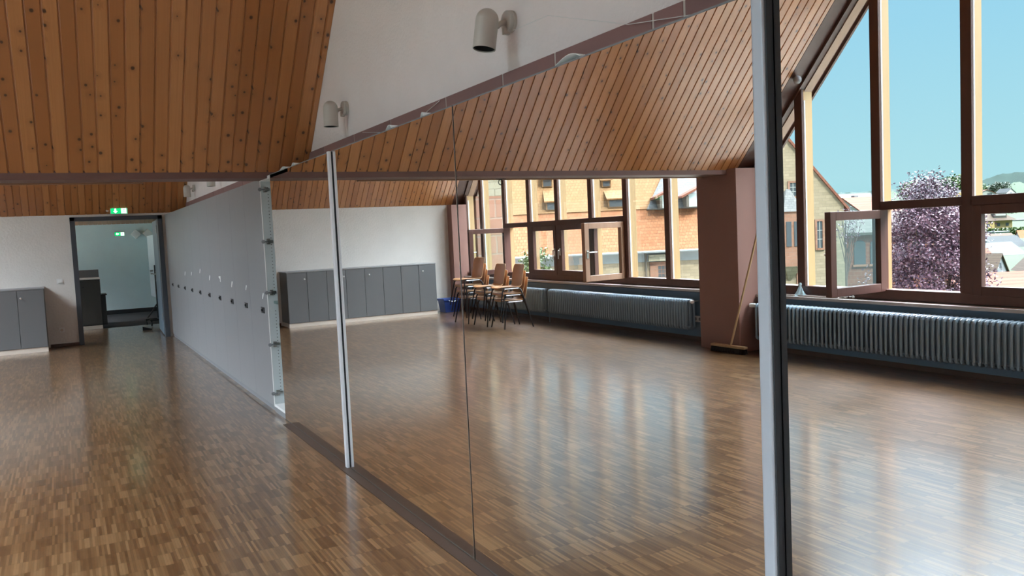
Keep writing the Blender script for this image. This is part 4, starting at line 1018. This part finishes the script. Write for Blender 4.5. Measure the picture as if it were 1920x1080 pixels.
# gabled stone house
t = othing('gable_house', -29.4, 90, -10, 'tall yellow stone gable with red sloping verge and oriel', 'house'); o0 = (-29.4, 90, -10)
gpoly = [(-37.0, -10.4), (-21.6, -10.4), (-21.6, 3.0), (-29.4, 12.1), (-37.0, 2.83)]
def xz(poly): return [(z, x) for x, z in poly]          # prism along y takes (z, x)
op('wall', MB().prism(xz(gpoly), 90, 104, 'y'), M['rubble'], t, o0)
rfm = MB(); rfm.prism(xz([(-29.4, 12.5), (-37.5, 2.55), (-37.5, 2.15), (-29.4, 12.1)]), 89.75, 104.3, 'y'); rfm.prism(xz([(-29.4, 12.5), (-21.1, 2.7), (-21.1, 2.3), (-29.4, 12.1)]), 89.75, 104.3, 'y')
op('roof', rfm, M['tile_red'], t, o0)
def owin(par, x0, x1, z0, z1, y, o0, bars=(2, 3), surround=True, m=None):
    w = op('window', MB().box(x0, x1, y-.04, y+.05, z0, z1), M['winglass'], par, o0)
    s = MB(); e = .22
    if surround:
        s.box(x0-e, x0, y-.12, y+.05, z0-e, z1+e); s.box(x1, x1+e, y-.12, y+.05, z0-e, z1+e); s.box(x0, x1, y-.12, y+.05, z1, z1+e); s.box(x0, x1, y-.16, y+.05, z0-e, z0)
        op('surround', s, m or M['redstone'], w, o0)
    b = MB()
    for k in range(1, bars[0]): b.box(x0+(x1-x0)*k/bars[0]-.03, x0+(x1-x0)*k/bars[0]+.03, y-.07, y-.03, z0, z1)
    for k in range(1, bars[1]): b.box(x0, x1, y-.07, y-.03, z0+(z1-z0)*k/bars[1]-.03, z0+(z1-z0)*k/bars[1]+.03)
    if b.v: op('glazing_bars', b, M['render_white'], w, o0)
for x0, x1, z0, z1 in ((-31.75, -31.05, 4.1, 5.55), (-32.95, -32.25, 4.1, 5.55), (-34.55, -33.95, -1.75, 1.2), (-32.4, -31.8, -6.1, -4.6), (-28.2, -27.4, 4.1, 5.5), (-36.2, -35.6, -7.5, -6.2), (-26.3, -25.5, -1.6, 1.2)):
    owin(t, x0, x1, z0, z1, 90, o0)
orl = op('oriel', MB().prism([(89.0, -31.9), (89.0, -30.2), (90.1, -29.2), (90.1, -32.4)][::-1] and [(-31.9, 88.9), (-30.0, 88.9), (-29.2, 90.1), (-32.4, 90.1)], -3.6, 2.4, 'z'), M['redstone'], t, o0)
op('oriel_roof', MB().add([(-32.0, 88.75, 2.4), (-29.9, 88.75, 2.4), (-28.9, 90.1, 2.4), (-32.7, 90.1, 2.4), (-30.6, 89.9, 4.9), (-31.0, 89.9, 4.9)], [(0, 1, 2, 3)[::-1], (0, 1, 4, 5), (1, 2, 4), (2, 3, 5, 4), (3, 0, 5)]), M['slate'], orl, o0)
for xa in (-31.6, -30.75): op('oriel_window', MB().box(xa, xa+.55, 88.84, 88.92, -1.4, 1.3), M['winglass'], orl, o0)
op('oriel_base', MB().add([(-31.9, 88.9, -3.6), (-30.0, 88.9, -3.6), (-29.2, 90.1, -3.6), (-32.4, 90.1, -3.6), (-30.8, 90.1, -5.4)], [(0, 1, 2, 3), (0, 4, 1), (1, 4, 2), (3, 4, 0)]), M['ashlar'], orl, o0)

# red sandstone annex with arched windows
t = othing('red_annex', -42, 92, -10, 'low red sandstone building with arched windows behind the open casement', 'building'); o0 = (-42, 92, -10)
op('wall', MB().box(-48, -37.3, 92, 100, -10.4, -.15), M['redbrick'], t, o0)
op('roof', MB().prism([(91.4, -.3), (96, 2.0), (100.6, -.3), (100.6, -.6), (91.4, -.6)], -48.4, -37.2, 'x'), M['tile_dark'], t, o0)
for xc in (-39.5, -41.35, -44.2, -46.2):
    pl = [(xc-.65, -3.9), (xc+.65, -3.9), (xc+.65, -1.6)]+[(xc+.65*math.cos(a), -1.6+.42*math.sin(a)) for a in [PI*i/8 for i in range(1, 8)]]+[(xc-.65, -1.6)]
    w = op('arched_window', MB().prism(xz(pl), 91.9, 92.05, 'y'), M['winglass'], t, o0)
    op('sill', MB().box(xc-.85, xc+.85, 91.8, 92.1, -4.15, -3.9), M['redstone'], w, o0)

# generic village house
def house(name, lab, X, Y, Z, w, l, hw, hr, rot, wall, roof, group=None, wins=(), chim=True, base=3.0):
    """gable wall of width w faces the room when rot = 0; ridge runs back for length l"""
    t = othing(name, X, Y, Z-base, lab, 'house', group, rot)
    b = base
    op('wall', MB().prism(xz([(-w/2, 0), (w/2, 0), (w/2, b+hw), (0, b+hw+hr), (-w/2, b+hw)]), 0, l, 'y'), wall, t)
    e = w*.06; r = MB()
    for s in (-1, 1):
        r.prism(xz([(0, b+hw+hr+.25), (s*(w/2+e), b+hw-hr*e/(w/2)+.25), (s*(w/2+e), b+hw-hr*e/(w/2)), (0, b+hw+hr)]), -w*.05, l+w*.05, 'y')
    op('roof', r, roof, t)
    if chim: op('chimney', MB().box(w*.08, w*.17, l*.35, l*.35+w*.1, b+hw+hr*.6, b+hw+hr*1.22), M['render_grey'], t)
    for x0, x1, z0, z1 in wins:
        op('window', MB().box(x0, x1, -.06, .05, b+z0, b+z1), M['winglass'], t)
    return t
house('tiled_barn', 'nearest low barn roof of red tiles below the window', -66.5, 111, -10.2, 13, 16, -.2, 3.2, PI/2-.05, M['redstone'], M['tile_red'], chim=False).location = OW(-59.5, 111, -13.2)
house('gable_barn', 'barn with grey clad gable and brown tiled roof', -88.6, 147, -10.5, 7.2, 13, .6, 3.4, -.72, M['render_grey'], M['tile_brown'], wins=((-.35, .35, 1.6, 2.5),), chim=False)
house('red_roof_house', 'red roofed house behind the grey clad barn gable', -84.5, 160, -10.5, 9, 9, 1.2, 3.2, PI/2, M['render_white'], M['tile_red'], chim=False)
house('timber_house', 'half timbered gable at the right edge of the view', -97.5, 146, -10.5, 7.5, 9, .4, 3.8, .25, M['render_grey'], M['tile_brown'], chim=False, wins=((-.5, .5, .1, .9),))
tm = bpy.data.objects.get('timber_house')
fm = MB()
for x in (-2.4, -1.2, 0, 1.2, 2.4): fm.box(x-.1, x+.1, -.08, .02, 3.0, 3.0+.4+3.8*(1-abs(x)/3.75)-.1)
for z in (3.4, 4.6, 5.7): hw_ = 3.75*(1-max(0, (z-3.4))/3.8)-.1; fm.box(-hw_, hw_, -.08, .02, z-.1, z+.1)
op('timber_frame', fm, M['timber'], tm)
house('light_roof_house', 'house with pale grey roof between brown barn and dark long roof', -119, 207, -11.2, 9, 10, 1.4, 2.9, PI/2-.25, M['render_white'], M['tile_light'])
house('dark_roof_house', 'long dark grey roof behind the pale grey one', -141, 250, -11.5, 11, 15, 1.6, 3.2, PI/2-.1, M['render_white'], M['tile_grey'])
house('white_gable_house', 'white gable with dark roof right of the long dark roof', -157, 240, -12, 6.5, 12, 2.4, 4.0, .45, M['render_white'], M['tile_grey'], wins=((-.6, .6, 2.6, 4.0),), chim=False)
house('dark_corner_house', 'dark roofed house at the right edge behind the half timbered gable', -158, 222, -12, 10, 12, 1.5, 4.2, PI/2-.3, M['render_white'], M['tile_grey'])
house('tan_roof_house', 'flat tan roofed house in front of the hedge', -184, 322, -11.5, 8, 14, 1.6, 2.0, PI/2, M['render_white'], M['tile_brown'], chim=True)
house('orange_roof_house', 'small orange roofed house before the hedge at the right', -198.5, 318, -11.5, 8, 11, 1.6, 3.0, PI/2+.3, M['render_white'], M['tile_orange'], chim=False)
# yellow house with hipped roof
t = othing('yellow_house', -251.5, 420, -12, 'yellow house with brown hipped roof and roof windows above the hedge', 'house'); o0 = (-251.5, 420, -12)
op('wall', MB().box(-259.4, -243.6, 420, 430, -12, -3.7), M['render_yellow'], t, o0)
op('wing', MB().box(-249, -241.5, 418, 424, -12, -4.2), M['render_yellow'], t, o0)
def hip(x0, x1, y0, y1, z0, z1, ins): 
    return MB().add([(x0, y0, z0), (x1, y0, z0), (x1, y1, z0), (x0, y1, z0), (x0+ins, (y0+y1)/2, z1), (x1-ins, (y0+y1)/2, z1)], [(3, 2, 1, 0), (0, 1, 5, 4), (1, 2, 5), (2, 3, 4, 5), (3, 0, 4)])
op('roof', hip(-260.4, -240.8, 417.4, 431, -3.8, 1.0, 5.5), M['tile_brown'], t, o0)
dm = op('dormer', MB().box(-256.0, -249.5, 419.2, 423, -2.6, -.3), M['tile_dark'], t, o0)
op('dormer_window', MB().box(-255.5, -250.2, 419.1, 419.25, -1.4, -.5), M['render_white'], dm, o0)
for x in (-257.5, -253.0, -246.5, -244.2):
    for z in (-10.6, -6.8):
        op('window', MB().box(x, x+1.5, 417.85 if x > -249 else 419.9, 418.1 if x > -249 else 420.1, z, z+1.6), M['winglass'], t, o0)
t = othing('white_block', -284, 452, -11.5, 'white flat roofed house behind the hedge at the right edge', 'house'); o0 = (-284, 452, -11.5)
op('wall', MB().box(-292, -279.5, 452, 462, -11.5, -4.6), M['render_white'], t, o0); op('flat_roof', MB().box(-292.3, -279.2, 451.6, 462, -4.6, -4.1), M['lead'], t, o0)
for x in (-282.5, -286.5): op('window', MB().box(x, x+2, 451.9, 452.1, -8.5, -6.6), M['winglass'], t, o0)
# houses up on the slope
house('slope_house', 'white house with red brown roof up on the slope beside the mullion', -381, 650, 12.8, 13, 12, 2.2, 3.0, .2, M['render_white'], M['tile_red'], wins=((-4, -.5, .8, 2.4),))
house('slope_house', 'small white house at the right on the slope below the wood', -403.5, 655, 13.2, 9, 10, 2.0, 3.2, -.3, M['render_white'], M['tile_grey'], wins=((-1, 1, .8, 2.2),), chim=False)
house('slope_house', 'white gable behind the copper beech top on the slope', -363, 700, 14.6, 9, 12, 2.4, 3.4, -.1, M['render_white'], M['tile_grey'], wins=((-1.2, 1.2, .6, 2),), chim=False)
house('slope_house', 'house with wide grey roof on the slope right of the beech', -384, 738, 14.0, 11, 15, 2.0, 4.2, PI/2+.3, M['render_white'], M['tile_grey'])
house('slope_house', 'pale yellow gable on the slope left of the mullion', -386.5, 695, 13.0, 9.5, 12, 3.2, 3.8, .0, M['render_yellow'], M['tile_grey'], wins=((-2, -.5, 1, 2.4), (.8, 2.2, 1, 2.4)))
house('red_roof_cottage', 'red tiled roof right of the yellow gable', -62.5, 152, -2, 9, 9, 4.3, 2.6, PI/2-.35, M['render_white'], M['tile_red'])
house('grey_roof_cottage', 'pale grey roof far behind the red tiled one', -72, 181, 0, 6, 8, 4.8, 1.6, PI/2, M['render_white'], M['tile_light'], chim=False)

# plants: a crown of single leaves round clumps, trunk and boughs
def tree(name, lab, cat, X, Y, zb, cz, rx, ry, rz, nclump, nleaf, size, m, group=None, seed=1, spread=.28, trunk=.16, peak=0.0):
    rn = random.Random(seed)
    t = othing(name, X, Y, zb, lab, cat, group); vs = []; fs = []; cl = []
    for i in range(nclump):
        while True:
            d = Vector((rn.gauss(0, 1), rn.gauss(0, 1), rn.gauss(0, 1)))
            if d.length > .1: break
        d.normalize(); k = rn.uniform(.55, 1.0)
        c = Vector((d.x*rx*k+peak*max(0, d.z)*rx, d.y*ry*k, cz-zb+d.z*rz*k)); cl.append(c)
        sr = spread*rx*rn.uniform(.7, 1.3)
        for j in range(nleaf):
            p = c+Vector((rn.gauss(0, 1), rn.gauss(0, 1), rn.gauss(0, .8)))*sr*.6
            nrm = (Vector((rn.gauss(0, 1), rn.gauss(0, 1), rn.gauss(0, 1)+.5))+d*.8).normalized()
            a = nrm.cross(Vector((rn.gauss(0, 1), rn.gauss(0, 1), rn.gauss(0, 1)))).normalized(); b = nrm.cross(a)
            s = size*rn.uniform(.7, 1.3); n0 = len(vs)
            vs += [p+a*s, p+b*s*.55+nrm*s*.12, p-a*s, p-b*s*.55+nrm*s*.12]; fs.append((n0, n0+1, n0+2, n0+3))
    op('crown', MB().add(vs, fs), m, t)
    tk = MB(); tk.tube([(0, 0, 0), (.05*rx, 0, (cz-zb)*.6), (0, 0, cz-zb+.5*rz)], [trunk, trunk*.7, trunk*.25], 8)
    for c in rn.sample(cl, min(14, len(cl))):
        z0 = rn.uniform(.45, .85)*(cz-zb); tk.tube([(0, 0, z0), (c.x*.5, c.y*.5, (z0+c.z)/2+.1*rz), tuple(c)], [trunk*.4, trunk*.25, trunk*.08], 5)
    op('trunk', tk, M['bark'], t)
    return t
tree('copper_beech', 'big copper beech with purple leaves right outside the open casement', 'tree', -13.45, 26, -9, -.75, 1.45, 1.9, 3.55, 260, 230, .046, M['leaf_beech'], seed=3, spread=.26)
tree('wall_shrub', 'tall green shrub against the stone tower seen through the left casement', 'shrub', .55, 20, -8, .45, .50, .6, 1.35, 50, 60, .05, M['leaf_green'], 'green shrubs outside the far left windows', seed=5, trunk=.05)
tree('wall_shrub', 'thin green shrub in front of the orange roof beside the tower', 'shrub', -.75, 24, -8, .35, .48, .6, .85, 34, 40, .05, M['leaf_green'], 'green shrubs outside the far left windows', seed=6, trunk=.05)
tree('garden_tree', 'bare twigged tree before the red tiled roof cottage', 'tree', -31.0, 75, -9, 1.0, 1.6, 1.6, 1.7, 26, 10, .10, M['leaf_beech'], seed=8, trunk=.14)
for i, (X, Y, zb, cz, rx, rz, lab) in enumerate(((-303, 505, -6, -1.5, 8, 5.5, 'dark green tree right of the yellow house'), (-318, 520, -6, 1.5, 11, 7, 'large dark green tree at the right edge above the white flat roof'),
        (-268, 480, -7, -1.0, 6, 5, 'pale green tree just behind the yellow house'), (-425, 740, 12, 20, 9, 6, 'green tree between the white houses on the slope'), (-421, 700, 11, 20, 8, 6, 'green tree right of the small white slope house'),
        (-377, 760, 13, 23, 12, 6, 'pale green treetop behind the wide grey roof'), (-412, 780, 14, 26, 14, 6, 'broad green tree at the foot of the wood'), (-440, 800, 14, 28, 16, 8, 'green tree at the right end below the wooded hill'))):
    tree('village_tree', lab, 'tree', X, Y, zb, cz, rx, rx, rz, 40, 50, rx*.09, M['leaf_dark'] if i % 2 == 0 else M['leaf_green'], 'trees among the village houses', seed=20+i, trunk=.5)
t = othing('garden_hedge', -222, 361, -11, 'long green hedge below the yellow house', 'hedge'); rn = random.Random(4); vs = []; fs = []
for i in range(5000):
    p = Vector((rn.uniform(-26, 22), rn.uniform(-1.5, 1.5), rn.uniform(0, 4.4))); a = Vector((rn.gauss(0, 1), rn.gauss(0, 1), rn.gauss(0, 1))).normalized(); b = a.cross(Vector((rn.gauss(0, 1), rn.gauss(0, 1), rn.gauss(0, 1)))).normalized()
    n0 = len(vs); vs += [p+a*.5, p+b*.4, p-a*.5, p-b*.4]; fs.append((n0, n0+1, n0+2, n0+3))
op('leaves', MB().add(vs, fs), M['leaf_green'], t); op('stems', MB().box(-26, 22, -.3, .3, 0, 2.2), M['bark'], t)
t = othing('garden_shed', -209, 346, -11, 'small dark green shed in front of the hedge', 'shed'); op('wall', MB().box(-3.2, 3.2, 0, 4, 0, 3.2), mat('green_shed', (.06, .13, .10), .7), t); op('roof', MB().box(-3.5, 3.5, -.3, 4.3, 3.2, 3.5), M['lead'], t)
